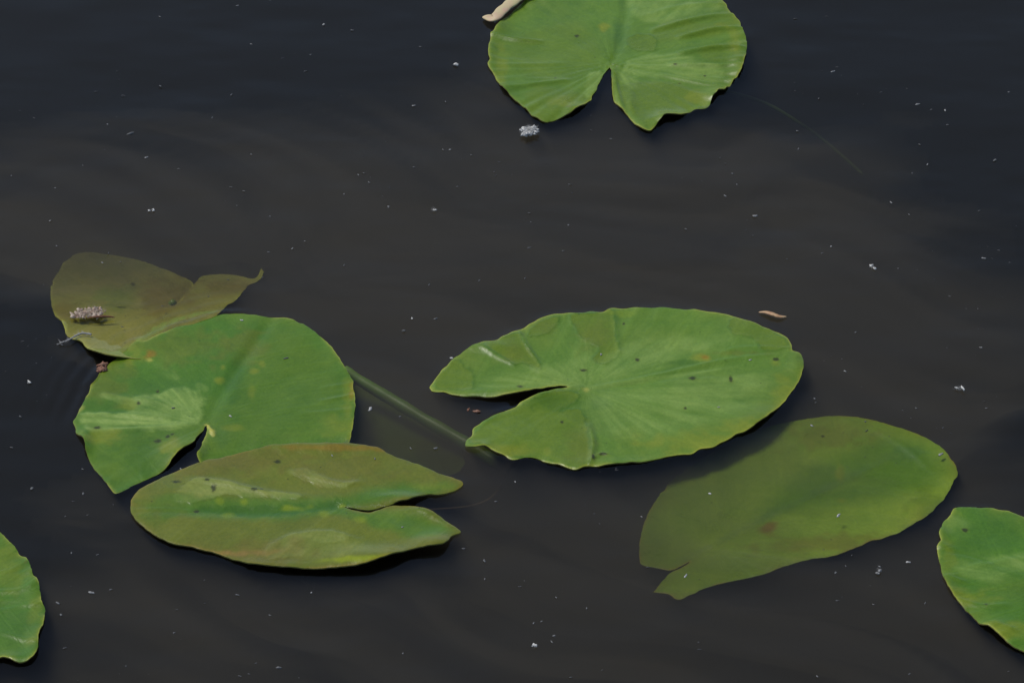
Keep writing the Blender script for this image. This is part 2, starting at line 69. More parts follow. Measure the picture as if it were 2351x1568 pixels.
 'right':{"origin":[0.0599,-0.0685],"plane":[0.0016,0.0,0.0],"outline":[[-0.1252,0.0024],[-0.1239,0.0121],[-0.1167,0.0267],[-0.1084,0.0402],[-0.1,0.0519],[-0.0886,0.0618],[-0.0726,0.068],[-0.0597,0.0793],[-0.0511,0.0856],[-0.0392,0.0982],[-0.0219,0.1064],[-0.0071,0.1077],[0.0044,0.1089],[0.0145,0.1077],[0.0233,0.114],[0.041,0.1153],[0.063,0.1147],[0.0861,0.1127],[0.1093,0.1077],[0.1291,0.0994],[0.1435,0.0906],[0.1573,0.0805],[0.1654,0.0705],[0.1689,0.0618],[0.1691,0.0531],[0.1746,0.0494],[0.1773,0.0408],[0.1767,0.0292],[0.1734,0.0145],[0.1661,-0.0024],[0.1563,-0.0222],[0.1428,-0.0412],[0.1281,-0.0577],[0.1135,-0.0671],[0.1021,-0.0764],[0.0849,-0.0851],[0.0778,-0.0897],[0.0612,-0.0932],[0.0456,-0.099],[0.0291,-0.1024],[0.015,-0.1041],[0.0026,-0.1047],[-0.0098,-0.1081],[-0.021,-0.1036],[-0.032,-0.1001],[-0.047,-0.0921],[-0.0598,-0.0944],[-0.0708,-0.0874],[-0.0818,-0.0805],[-0.096,-0.0805],[-0.0947,-0.0694],[-0.0879,-0.0507],[-0.0779,-0.0389],[-0.0681,-0.0317],[-0.0542,-0.0222],[-0.0398,-0.012],[-0.0229,-0.0012],[-0.0147,0.0018],[-0.0228,0.0036],[-0.0397,-0.0024],[-0.0598,-0.0096],[-0.0766,-0.0132],[-0.0938,-0.0108],[-0.1106,-0.006],[-0.123,-0.003]],"tip":[0.1768,0.0439],"base":"dry","ruffle":[0.7,26],"bumps":[[-0.0583,-0.0078,0.0322,0.0087,0.005],[-0.0409,-0.0198,0.0214,0.01,0.0015],[0.1722,0.0377,0.0071,0.0187,0.002],[0.1432,-0.0465,0.025,0.0187,0.003],[0.0445,-0.1036,0.0572,0.0087,0.002],[-0.0833,0.0562,0.0214,0.0087,0.002],[-0.0894,-0.0816,0.0143,0.0087,0.003]],"ridges":[[[[0.0,0.0],[0.0475,0.0145],[0.1048,0.0365],[0.1549,0.047]],0.0021,0.0014],[[[0.0,0.0],[0.0473,0.0085],[0.1044,0.0285]],0.0029,-0.001],[[[-0.0879,0.0593],[-0.0761,0.047],[-0.0583,0.0316]],0.0021,0.0016],[[[-0.054,0.0799],[-0.0476,0.0593],[-0.0371,0.0347]],0.0018,0.0018],[[[0.0247,0.1115],[0.0268,0.0749],[0.0284,0.0488]],0.0021,0.0012],[[[0.0014,-0.0495],[0.0044,-0.0758],[0.002,-0.1024]],0.0025,0.0036],[[[0.1661,0.0562],[0.1269,0.0562],[0.1087,0.047]],0.0021,0.0008],[[[0.0034,-0.0978],[0.0097,-0.0886],[0.0166,-0.0897]],0.0018,0.0014],[[[-0.0161,0.0018],[-0.0021,0.0012]],0.0018,0.001],[[[0.0827,0.0121],[0.1074,0.0145]],0.0011,0.0006]],"patches":[["wet",[[-0.0833,0.0581],[-0.0726,0.0662],[-0.0547,0.0774],[-0.0494,0.0624],[-0.0406,0.0451],[-0.036,0.0285],[-0.0399,0.0267],[-0.0495,0.0347],[-0.0583,0.0328],[-0.069,0.0427]],0.0009,1],["wet",[[-0.0108,0.1039],[0.0066,0.1058],[0.024,0.1115],[0.0248,0.0812],[0.0282,0.0531],[0.0225,0.039],[0.0154,0.0334],[0.0076,0.0365],[0.0063,0.0439],[0.0122,0.0562],[-0.0012,0.0687],[-0.0064,0.0812]],0.0009,1],["wet",[[-0.0046,-0.0299],[0.0006,-0.0524],[0.003,-0.0816],[0.0013,-0.1024],[-0.0097,-0.1064],[-0.0316,-0.0978],[-0.0584,-0.0909],[-0.0791,-0.0805],[-0.0936,-0.0758],[-0.0868,-0.0524],[-0.0758,-0.0389],[-0.0443,-0.0168],[-0.0197,-0.003],[-0.0057,-0.0078],[-0.0111,-0.0198],[-0.02,-0.0299]],0.0014,0.9],["wet",[[-0.1231,0.0048],[-0.1156,0.0243],[-0.1044,0.039],[-0.0955,0.0255],[-0.0908,0.0103],[-0.0935,0.0],[-0.1145,-0.0024]],0.0014,0.8],["wet",[[0.1224,0.1013],[0.1461,0.0862],[0.1632,0.0687],[0.1675,0.0562],[0.1552,0.0531],[0.1429,0.0562],[0.1354,0.0699],[0.1213,0.0762]],0.0011,0.85],["wet",[[-0.0476,0.0737],[-0.0367,0.095],[-0.0205,0.1026],[-0.0242,0.0906],[-0.0315,0.0762],[-0.0404,0.0724]],0.0011,0.85],["wet",[[0.1526,0.0012],[0.1687,0.0255],[0.173,0.0133],[0.1587,-0.0168],[0.1399,-0.0436],[0.1219,-0.0583],[0.1189,-0.0465],[0.1374,-0.0228]],0.0043,0.5],["pale",[[-0.0513,0.0255],[-0.0158,0.0377],[0.0006,0.0687],[0.0089,0.0316],[0.0344,0.0624],[0.0776,0.0749],[0.1203,0.0687],[0.0911,0.0501],[0.0477,0.0255],[0.005,0.0042],[-0.0513,0.0012],[-0.0865,0.0073]],0.0079,0.55],["pale",[[0.0084,-0.0048],[0.0542,0.0012],[0.1041,0.0194],[0.1465,0.0194],[0.1377,-0.0168],[0.0874,-0.0524],[0.0247,-0.0642],[0.0078,-0.0406]],0.0107,0.5]],"blobs":[["yellow",0.095,0.0427,0.0079,0.0056,0.6],["orange",0.0979,0.0439,0.0032,0.0031,0.6],["deep",0.0799,0.0365,0.0161,0.0044,0.6],["olive",0.1266,0.0488,0.025,0.0037,0.5],["cream",-0.0,-0.0006,0.0036,0.0037,0.6],["lime",0.0318,0.1077,0.0107,0.005,0.3],["olive",-0.0332,0.0874,0.0107,0.0125,0.3],["yellow",0.0867,-0.0729,0.0429,0.0137,0.4],["yellow",0.159,-0.0108,0.0089,0.028,0.35],["yellow",0.122,-0.0554,0.0286,0.0112,0.4],["yellow",-0.0584,-0.0845,0.025,0.0075,0.4],["deep",-0.0269,-0.0198,0.0179,0.01,0.4],["deep",0.0855,0.0133,0.0057,0.0044,0.5],["yellow",0.1544,0.0365,0.005,0.005,0.4],["teal",0.0116,-0.0198,0.0089,0.01,0.3],["brown",-0.0015,-0.0816,0.0143,0.0311,0.15],["olive",0.006,0.0718,0.0143,0.028,0.35],["olive",-0.0601,0.0531,0.0143,0.0187,0.35]],"spots":[[-0.0531,0.0024,0.0025,0.0031],[-0.0018,0.0255,0.0029,0.0019],[0.0421,0.0402,0.0018,0.0031],[0.1172,0.0133,0.0018,0.0044],[0.0862,0.0139,0.0032,0.0025],[0.0789,-0.0276,0.0014,0.0019],[0.155,0.0408,0.0025,0.0025],[-0.0201,-0.0459,0.0014,0.0019],[0.0121,-0.0892,0.0046,0.0019],[0.0042,-0.0944,0.0014,0.0037],[0.0322,0.0919,0.0011,0.0019]],"wet":0.0,"mid":0.45,"rimcol":"rim"},
 'sunken_right':{"origin":[0.1564,-0.2579],"plane":[-0.0159,0.0714,-0.021],"outline":[[-0.0575,0.0117],[-0.0568,-0.0126],[-0.0456,-0.0182],[-0.034,-0.0226],[-0.0241,-0.0157],[-0.0189,-0.0123],[-0.0248,-0.019],[-0.0347,-0.0259],[-0.0403,-0.0342],[-0.0474,-0.0468],[-0.0498,-0.0494],[-0.0373,-0.0533],[-0.0272,-0.0597],[-0.018,-0.0534],[-0.0062,-0.0468],[0.0147,-0.0405],[0.0356,-0.0347],[0.0578,-0.024],[0.0754,-0.0189],[0.0892,-0.0174],[0.1058,-0.0083],[0.1229,0.0013],[0.1405,0.0087],[0.1566,0.0208],[0.1706,0.0355],[0.1836,0.0539],[0.1913,0.073],[0.1936,0.0875],[0.1915,0.0995],[0.1866,0.1143],[0.1781,0.1278],[0.1659,0.1405],[0.1489,0.1537],[0.1319,0.164],[0.1176,0.1691],[0.0985,0.1717],[0.0742,0.1686],[0.0561,0.1643],[0.0376,0.1564],[0.0128,0.1401],[-0.0095,0.1194],[-0.0242,0.1024],[-0.0395,0.0774],[-0.0493,0.0544],[-0.0546,0.0331]],"tip":[0.1816,0.1292],"base":"sunk","ruffle":[0.4,12],"bumps":[[0.1709,0.1243,0.0214,0.0249,0.0015]],"ridges":[[[[0.0054,0.0085],[0.0738,0.057],[0.1456,0.1089]],0.005,-0.0015],[[[0.1347,0.1491],[0.1567,0.1197],[0.1746,0.0852]],0.0029,0.001],[[[-0.0305,-0.0185],[0.0002,0.0039],[0.021,0.019]],0.0032,-0.0012]],"patches":[["green",[[0.0761,0.0979],[0.1118,0.1182],[0.1478,0.1387],[0.1738,0.118],[0.1811,0.0816],[0.159,0.0604],[0.1177,0.0528],[0.0731,0.0455],[0.0388,0.0373],[0.0503,0.0651]],0.0143,0.7]],"blobs":[["redspot",0.0422,0.0238,0.0079,0.0087,0.6],["yellow",0.1027,0.0953,0.0036,0.0137,0.4],["teal",0.1597,0.1134,0.0143,0.0112,0.5],["olive",0.1677,0.0422,0.0143,0.0187,0.3],["brown",0.0892,0.1445,0.0429,0.0187,0.3],["yellow",0.1015,0.0544,0.005,0.005,0.3],["brown",0.0872,-0.0015,0.0572,0.0125,0.4],["green",0.1715,0.0476,0.0107,0.0187,0.25]],"spots":[[0.0926,0.1442,0.0014,0.0019]],"wet":0.6,"mid":0.0,"rimcol":"rimbrown"},
 'edge_right':{"origin":[0.4368,-0.3276],"plane":[0.0015,0.0,0.0],"outline":[[-0.0924,0.1002],[-0.0835,0.1013],[-0.073,0.1019],[-0.0586,0.0997],[-0.0488,0.093],[-0.0404,0.0885],[-0.0188,0.073],[0.006,0.0538],[0.0302,0.0321],[0.0465,0.0027],[0.0267,0.0027],[0.0,0.0],[0.0256,-0.0064],[0.0397,-0.0264],[0.0255,-0.0627],[-0.0039,-0.0933],[-0.0299,-0.0959],[-0.0451,-0.0873],[-0.0568,-0.0781],[-0.0654,-0.0694],[-0.0735,-0.0591],[-0.0792,-0.0503],[-0.0861,-0.0441],[-0.0924,-0.0311],[-0.0972,-0.0217],[-0.1036,-0.0085],[-0.1072,0.0037],[-0.1093,0.0144],[-0.1102,0.0316],[-0.1098,0.0484],[-0.1077,0.0626],[-0.107,0.0752],[-0.1016,0.083],[-0.0972,0.0907]],"tip":[-0.1106,0.0593],"base":"green","ruffle":[1.0,26],"bumps":[[-0.1088,0.0,0.0089,0.0249,0.003],[-0.0776,-0.055,0.0179,0.0156,0.003],[-0.1068,0.0648,0.0054,0.0187,0.002]],"ridges":[[[[-0.1044,0.0133],[-0.0933,0.008]],0.0021,0.0016],[[[-0.1001,-0.0132],[-0.0844,-0.0211],[-0.0647,-0.0211]],0.0029,0.0018],[[[-0.0848,-0.0446],[-0.0737,-0.0472],[-0.0611,-0.0524]],0.0025,0.0018],[[[-0.1099,0.0473],[-0.0855,0.0402],[-0.0634,0.0267]],0.0025,-0.0012],[[[-0.0867,0.0267],[-0.0456,0.0365]],0.0032,0.0012],[[[-0.1094,0.0133],[-0.0975,0.0171]],0.0021,0.001],[[[0.0,0.0],[-0.047,0.0214],[-0.1041,0.0566]],0.005,-0.001]],"patches":[["pale",[[-0.0829,0.0321],[-0.045,0.0419],[-0.0291,0.0375],[-0.047,0.0214],[-0.0683,0.0107],[-0.0848,0.0107],[-0.1028,0.0321]],0.005,0.6]],"blobs":[["yellow",-0.0933,-0.0106,0.0214,0.0112,0.4],["yellow",-0.0676,-0.0524,0.0214,0.0112,0.4],["yellow",-0.1024,0.0375,0.005,0.0249,0.25],["deep",-0.0666,0.0648,0.0286,0.0187,0.4],["pale",-0.0953,0.0813,0.0107,0.0125,0.3]],"spots":[[-0.0874,0.0719,0.0029,0.0025],[-0.0797,-0.0206,0.0014,0.0019]],"wet":0.2,"mid":0.0,"rimcol":"rim"},
 'edge_left':{"origin":[-0.4491,-0.3382],"plane":[0.0015,0.0,0.0],"outline":[[0.0547,0.0798],[0.0605,0.0715],[0.067,0.0633],[0.0723,0.0525],[0.0774,0.0487],[0.0815,0.0395],[0.0847,0.0271],[0.0893,0.0196],[0.0922,0.0064],[0.0941,-0.0042],[0.0977,-0.0147],[0.098,-0.0325],[0.0959,-0.0454],[0.0968,-0.0593],[0.0958,-0.0695],[0.0907,-0.0772],[0.0838,-0.0792],[0.0787,-0.0762],[0.0737,-0.0741],[0.0698,-0.0741],[0.0513,-0.0828],[0.0229,-0.0878],[-0.0146,-0.0701],[-0.0414,-0.0366],[-0.0211,-0.0158],[0.0,0.0],[-0.0266,0.0026],[-0.0454,0.0212],[-0.0308,0.0644],[-0.0004,0.0919],[0.0294,0.0963]],"tip":[0.0966,-0.0132],"base":"green","ruffle":[1.0,26],"bumps":[[0.0957,-0.0573,0.0071,0.0249,0.003],[0.0864,0.0266,0.0071,0.0249,0.002],[0.0763,-0.0751,0.0143,0.0075,0.003]],"ridges":[[[[0.0889,0.017],[0.0749,0.0079],[0.0487,0.0064]],0.0025,0.0016],[[[0.0945,-0.0079],[0.0831,-0.0095],[0.064,-0.0158]],0.0025,0.0012],[[[0.0954,-0.0547],[0.0871,-0.0521],[0.0666,-0.0418]],0.0025,0.0012],[[[0.0782,0.0427],[0.066,0.032],[0.04,0.0266]],0.0025,0.0008],[[[0.0,0.0],[0.0966,-0.0132]],0.005,-0.001]],"patches":[],"blobs":[["brown",0.0782,0.0427,0.0018,0.0031,0.6],["yellow",0.0903,-0.0158,0.0057,0.0187,0.35],["deep",0.0749,-0.0262,0.0214,0.0249,0.4],["yellow",0.0922,-0.0547,0.0043,0.0075,0.3],["yellow",0.0649,0.0427,0.0143,0.0374,0.3]],"spots":[],"wet":0.25,"mid":0.0,"rimcol":"rim"},
 'deep':{"origin":[-0.1066,-0.1271],"plane":[-0.0414,0.0043,0.0781],"outline":[[-0.0213,0.1115],[-0.006,0.0998],[0.0158,0.0816],[0.041,0.0597],[0.0589,0.0455],[0.0667,0.038],[0.0682,0.0235],[0.0663,0.0049],[0.0559,-0.0029],[0.0385,-0.0055],[0.0107,-0.0106],[-0.0102,-0.0105],[-0.0313,-0.0051],[-0.0456,0.0055],[-0.0449,0.0375],[-0.0372,0.0699],[-0.0292,0.1]],"tip":[-0.006,0.1026],"base":"sunk","ruffle":[0.4,10],"bumps":[],"ridges":[],"patches":[],"blobs":[["olive",0.0521,0.0209,0.0214,0.0311,0.5]],"spots":[],"wet":0.5,"mid":0.0,"rimcol":"rim"},
}
SPECKS = [[-0.1728,0.5058,0.0032,0.5,"tiny pale grey speck on open water, top left of photo, second from left"],[-0.1465,0.4957,0.0021,0.4,"tiny faint grey speck on open water, top left of photo, seventh from left"],[-0.2374,0.471,0.0018,0.45,"tiny pale grey speck on open water, top left of photo, leftmost"],[-0.1828,0.4526,0.0018,0.35,"tiny faint grey speck on open water, top left of photo, sixth from left"],[-0.0834,0.4664,0.0018,0.3,"tiny faint grey speck on open water, top centre of photo, second from left"],[-0.3154,0.3984,0.0021,0.35,"tiny faint grey speck on open water, top far left of photo, fourth from left"],[-0.3577,0.3338,0.0021,0.35,"tiny faint grey speck on open water, top far left of photo, leftmost"],[-0.3361,0.3186,0.005,0.22,"tiny faint grey speck on open water, top far left of photo, second from left"],[-0.0875,0.3651,0.0025,0.5,"tiny pale grey speck on open water, top centre of photo, leftmost"],[-0.0592,0.3717,0.0018,0.3,"tiny faint grey speck on open water, top centre of photo, fourth from left"],[-0.3196,0.2794,0.0029,0.5,"tiny pale grey speck on open water, top far left of photo"],[-0.2902,0.2611,0.0018,0.4,"tiny faint grey speck on open water, top far left of photo, fifth from left"],[-0.2281,0.2844,0.0018,0.35,"tiny faint grey speck on open water, top left of photo, fourth from left"],[-0.2658,0.3447,0.0021,0.25,"tiny faint grey speck on open water, top left of photo, leftmost"],[-0.2509,0.3835,0.0025,0.25,"tiny faint grey speck on open water, top left of photo, second from left"],[-0.3948,0.2304,0.0018,0.35,"tiny faint grey speck on open water, upper middle far left of photo, second from left"],[-0.4347,0.2499,0.0018,0.35,"tiny faint grey speck on open water, upper middle far left of photo, leftmost"],[-0.3948,0.1791,0.0018,0.5,"tiny pale grey speck on open water, upper middle far left of photo"],[-0.0544,0.2922,0.0021,0.5,"tiny pale grey speck on open water, top centre of photo, second from left"],[-0.0605,0.2922,0.0018,0.25,"tiny faint grey speck on open water, top centre of photo, third from left"],[-0.1334,0.2513,0.0021,0.35,"tiny faint grey speck on open water, upper middle left of photo, seventh from left"],[-0.1289,0.2541,0.0018,0.3,"tiny faint grey speck on open water, upper middle left of photo, eighth from left"],[-0.1239,0.2395,0.0021,0.3,"tiny faint grey speck on open water, upper middle left of photo, ninth from left"],[-0.1061,0.2009,0.0029,0.35,"tiny faint grey speck on open water, upper middle left of photo, tenth from left"],[0.0481,0.1724,0.0021,0.35,"tiny faint grey speck on open water, upper middle centre of photo, eighth from left"],[0.0872,0.31,0.0018,0.35,"tiny faint grey speck on open water, top centre of photo, sixth from left"],[-0.0356,0.2836,0.0014,0.3,"tiny faint grey speck on open water, top centre of photo, fifth from left"],[-0.186,0.1363,0.0021,0.6,"tiny pale grey speck on open water, upper middle left of photo"],[-0.2057,0.131,0.0018,0.4,"tiny faint grey speck on open water, upper middle left of photo, second from left"],[-0.3451,0.1151,0.0018,0.45,"tiny pale grey speck over the sunken left pad"],[-0.3858,0.1403,0.0018,0.3,"tiny faint grey speck on open water, upper middle far left of photo, third from left"],[0.2892,0.4231,0.0029,0.5,"tiny pale grey speck on open water, top far right of photo, leftmost"],[0.3614,0.3673,0.0032,0.5,"tiny pale grey speck on open water, top far right of photo, second from left"],[0.385,0.3571,0.0025,0.6,"tiny pale grey speck on open water, top far right of photo, fourth from left"],[0.3728,0.3585,0.0018,0.3,"tiny faint grey speck on open water, top far right of photo, second from left"],[0.385,0.3331,0.0018,0.3,"tiny faint grey speck on open water, top far right of photo, third from left"],[0.2515,0.3229,0.0021,0.4,"tiny faint grey speck on open water, top right of photo, leftmost"],[0.2511,0.2936,0.0021,0.25,"tiny faint grey speck on open water, top right of photo, second from left"],[0.3621,0.2681,0.0021,0.55,"tiny pale grey speck on open water, top far right of photo, third from left"],[0.3578,0.3007,0.0018,0.35,"tiny faint grey speck on open water, top far right of photo, leftmost"],[0.3477,0.2541,0.0014,0.4,"tiny faint grey speck on open water, upper middle far right of photo, third from left"],[0.4216,0.2752,0.0032,0.4,"tiny faint grey speck on open water, top far right of photo, fourth from left"],[0.4445,0.388,0.0021,0.4,"tiny faint grey speck on open water, top far right of photo, fifth from left"],[0.3261,0.2077,0.0021,0.5,"tiny pale grey speck on open water, upper middle far right of photo, second from left"],[0.3401,0.1886,0.0018,0.35,"tiny faint grey speck on open water, upper middle far right of photo, second from left"],[0.2079,0.1866,0.0036,0.5,"tiny pale grey speck on open water, upper middle right of photo"],[0.1838,0.218,0.0029,0.4,"tiny faint grey speck on open water, upper middle right of photo, second from left"],[0.1947,0.236,0.0018,0.35,"tiny faint grey speck on open water, upper middle right of photo, third from left"],[0.2703,0.1396,0.0021,0.5,"tiny pale grey speck on open water, upper middle far right of photo, leftmost"],[0.3978,0.1217,0.0025,0.5,"tiny pale grey speck on open water, upper middle far right of photo, third from left"],[0.1483,0.1663,0.0018,0.35,"tiny faint grey speck on open water, upper middle right of photo, leftmost"],[0.2826,0.0125,0.0018,0.35,"tiny faint grey speck on open water, upper middle far right of photo, leftmost"],[0.3838,-0.0093,0.0021,0.55,"tiny pale grey speck on open water, lower middle far right of photo, second from left"],[0.2704,-0.0426,0.0021,0.55,"tiny pale grey speck on open water, lower middle far right of photo, leftmost"],[0.2435,-0.0807,0.0021,0.3,"tiny faint grey speck on open water, lower middle right of photo, leftmost"],[0.2442,-0.0861,0.0014,0.3,"tiny faint grey speck on open water, lower middle right of photo, second from left"],[0.3807,-0.0938,0.0018,0.3,"tiny faint grey speck on open water, lower middle far right of photo"],[-0.0826,0.0326,0.0025,0.65,"tiny bright white speck on open water, upper middle centre of photo"],[-0.0632,0.032,0.0029,0.35,"tiny faint grey speck on open water, upper middle centre of photo, second from left"],[-0.0891,0.015,0.0025,0.4,"tiny faint grey speck on open water, upper middle left of photo, eleventh from left"],[-0.0492,-0.0242,0.0029,0.65,"tiny bright white speck on open water, lower middle centre of photo"],[-0.0694,0.0819,0.0018,0.35,"tiny faint grey speck on open water, upper middle centre of photo, leftmost"],[0.0108,0.0916,0.0018,0.3,"tiny faint grey speck on open water, upper middle centre of photo, fifth from left"],[-0.1221,-0.1439,0.0018,0.65,"tiny bright white speck on the olive-brown pad"],[-0.1137,-0.095,0.0043,0.9,"tiny bright white speck on open water, lower middle left of photo"],[-0.0897,-0.1051,0.0018,0.35,"tiny faint grey speck on open water, lower middle left of photo"],[-0.0605,-0.1479,0.0032,0.4,"tiny faint grey speck on open water, lower middle centre of photo, second from left"],[-0.0802,-0.1479,0.0021,0.3,"tiny faint grey speck on open water, lower middle centre of photo, leftmost"],[0.0026,-0.1922,0.0018,0.5,"tiny pale grey speck on open water, lower middle centre of photo"],[-0.0127,-0.2176,0.0021,0.4,"tiny faint grey speck on open water, lower middle centre of photo, third from left"],[-0.2606,-0.175,0.0018,0.6,"tiny pale grey speck on the olive-brown pad, leftmost"],[-0.3347,-0.2074,0.0025,0.4,"tiny faint grey speck on open water, lower middle far left of photo, fifth from left"],[-0.3754,-0.2007,0.0032,0.4,"tiny faint grey speck on open water, lower middle far left of photo, third from left"],[-0.3963,-0.1468,0.0018,0.35,"tiny faint grey speck on open water, lower middle far left of photo, leftmost"],[-0.3933,-0.1051,0.0018,0.35,"tiny faint grey speck on open water, lower middle far left of photo, second from left"],[-0.3461,-0.2366,0.0014,0.3,"tiny faint grey speck on open water, bottom far left of photo, fourth from left"],[-0.3182,-0.3315,0.0039,0.55,"tiny pale grey speck on open water, bottom far left of photo"],[-0.3425,-0.3442,0.0032,0.4,"tiny faint grey speck on open water, bottom far left of photo, leftmost"],[-0.3389,-0.3584,0.0025,0.4,"tiny faint grey speck on open water, bottom far left of photo, second from left"],[-0.3329,-0.3977,0.0018,0.35,"tiny faint grey speck on open water, bottom far left of photo, third from left"],[-0.3037,-0.3278,0.0021,0.25,"tiny faint grey speck on open water, bottom far left of photo, seventh from left"],[-0.3375,-0.2827,0.0018,0.25,"tiny faint grey speck on open water, bottom far left of photo, fifth from left"],[-0.3173,-0.2849,0.0018,0.3,"tiny faint grey speck on open water, bottom far left of photo, sixth from left"],[0.3026,-0.2941,0.0029,0.7,"tiny bright white speck on open water, bottom far right of photo"],[0.2724,-0.3458,0.0018,0.4,"tiny faint grey speck on open water, bottom far right of photo, third from left"],[0.3116,-0.3442,0.0018,0.4,"tiny faint grey speck on open water, bottom far right of photo, fourth from left"],[0.2465,-0.3075,0.0018,0.4,"tiny faint grey speck on open water, bottom far right of photo, second from left"],[0.1004,-0.2371,0.0018,0.45,"tiny pale grey speck on open water, bottom right of photo"],[0.0162,-0.3683,0.0021,0.4,"tiny faint grey speck on open water, bottom centre of photo, fourth from left"],[0.0221,-0.3662,0.0018,0.3,"tiny faint grey speck on open water, bottom centre of photo, fifth from left"],[0.0314,-0.3833,0.0025,0.35,"tiny faint grey speck on open water, bottom centre of photo, seventh from left"],[0.0297,-0.3905,0.0021,0.3,"tiny faint grey speck on open water, bottom centre of photo, sixth from left"],[-0.0211,-0.2925,0.0029,0.35,"tiny faint grey speck on open water, bottom centre of photo, second from left"],[-0.0373,-0.2773,0.0021,0.3,"tiny faint grey speck on open water, bottom centre of photo, leftmost"],[0.0334,-0.3374,0.0018,0.35,"tiny faint grey speck on open water, bottom centre of photo, eighth from left"],[0.0562,-0.3505,0.0018,0.35,"tiny faint grey speck on open water, bottom centre of photo, ninth from left"],[-0.1518,-0.3315,0.0018,0.45,"tiny pale grey speck on open water, bottom left of photo"],[-0.2077,-0.3342,0.0021,0.3,"tiny faint grey speck on open water, bottom left of photo, leftmost"],[-0.1818,-0.3589,0.0018,0.25,"tiny faint grey speck on open water, bottom left of photo, second from left"],[-0.2525,-0.3797,0.0018,0.25,"tiny faint grey speck on open water, bottom far left of photo, eighth from left"],[-0.2232,0.0288,0.0025,0.75,"tiny bright white speck on the left green pad, second from left"],[-0.2252,-0.1069,0.0025,0.8,"tiny bright white speck on the left green pad, leftmost"],[-0.1701,-0.1421,0.0029,0.7,"tiny bright white speck on the left green pad, third from left"],[-0.1841,-0.026,0.0029,0.35,"tiny faint grey speck on the left green pad, second from left"],[-0.2716,-0.0956,0.0021,0.4,"tiny faint grey speck on the left green pad, leftmost"],[0.0727,-0.0211,0.0025,0.5,"tiny pale grey speck on the large bright green pad, leftmost"],[0.1939,-0.0297,0.0021,0.75,"tiny bright white speck on the large bright green pad"],[0.1658,-0.0944,0.0018,0.55,"tiny pale grey speck on the large bright green pad, second from left"],[0.1545,-0.2074,0.0025,0.75,"tiny bright white speck over the sunken right pad, second from left"],[0.132,-0.3113,0.0032,0.9,"tiny bright white speck over the sunken right pad, leftmost"],[0.253,-0.2354,0.0036,0.65,"tiny bright white speck over the sunken right pad, third from left"],[0.2392,-0.1175,0.0025,0.55,"tiny pale grey speck over the sunken right pad, leftmost"],[0.2462,-0.307,0.0021,0.4,"tiny faint grey speck on open water, bottom far right of photo, leftmost"],[0.3389,-0.156,0.0039,0.5,"tiny pale grey speck over the sunken right pad, second from left"],[-0.0845,-0.2543,0.0018,0.6,"tiny pale grey speck on the olive-brown pad, third from left"],[-0.1418,-0.163,0.0018,0.5,"tiny pale grey speck on the olive-brown pad, second from left"],[-0.108,-0.167,0.0021,0.4,"tiny faint grey speck on the olive-brown pad"],[-0.1725,-0.4206,0.0036,0.3,"tiny faint grey speck on open water, bottom left of photo, third from left"],[0.2251,-0.4307,0.0021,0.35,"tiny faint grey speck on open water, bottom right of photo"],[-0.0207,-0.315,0.0018,0.25,"tiny faint grey speck on open water, bottom centre of photo, third from left"],[-0.081,-0.4039,0.0018,0.2,"tiny faint grey speck on open water, bottom left of photo, fourth from left"],[-0.2315,0.2256,0.0018,0.3,"tiny faint grey speck on open water, upper middle left of photo, leftmost"],[-0.3376,-0.1756,0.0018,0.3,"tiny faint grey speck on open water, lower middle far left of photo, fourth from left"],[-0.2537,0.5395,0.0029,0.3,"tiny faint grey speck on open water, top left of photo, third from left"],[-0.224,0.5498,0.0021,0.25,"tiny faint grey speck on open water, top left of photo, fifth from left"],[-0.324,0.5198,0.0021,0.2,"tiny faint grey speck on open water, top far left of photo, third from left"],[-0.2071,0.1859,0.0014,0.35,"tiny faint grey speck on open water, upper middle left of photo, third from left"],[0.0146,0.1376,0.0021,0.25,"tiny faint grey speck on open water, upper middle centre of photo, sixth from left"],[0.0433,0.133,0.0018,0.3,"tiny faint grey speck on open water, upper middle centre of photo, seventh from left"],[-0.1449,0.2208,0.0018,0.3,"tiny faint grey speck on open water, upper middle left of photo, fifth from left"],[-0.0473,0.2325,0.0018,0.25,"tiny faint grey speck on open water, upper middle centre of photo, third from left"],[-0.0855,0.2639,0.0018,0.3,"tiny faint grey speck on open water, top centre of photo, leftmost"],[-0.1758,0.1476,0.0018,0.25,"tiny faint grey speck on open water, upper middle left of photo, fourth from left"],[-0.1413,0.1112,0.0018,0.25,"tiny faint grey speck on open water, upper middle left of photo, sixth from left"],[-0.0275,0.0884,0.0018,0.25,"tiny faint grey speck on open water, upper middle centre of photo, fourth from left"]]
TUFTS = [[0.0152,0.3186,0.0107,"big"],[-0.0494,0.4336,0.0039,"small"],[-0.3095,0.1941,0.0036,"bright"],[-0.0674,0.1941,0.0043,"wisp"],[0.303,0.106,0.0043,"upright"],[0.3609,-0.0686,0.0057,"smear"],[0.2795,-0.3059,0.0054,"grey"],[0.017,-0.3972,0.0036,"bottom"],[-0.3912,-0.0602,0.0025,"left"]]
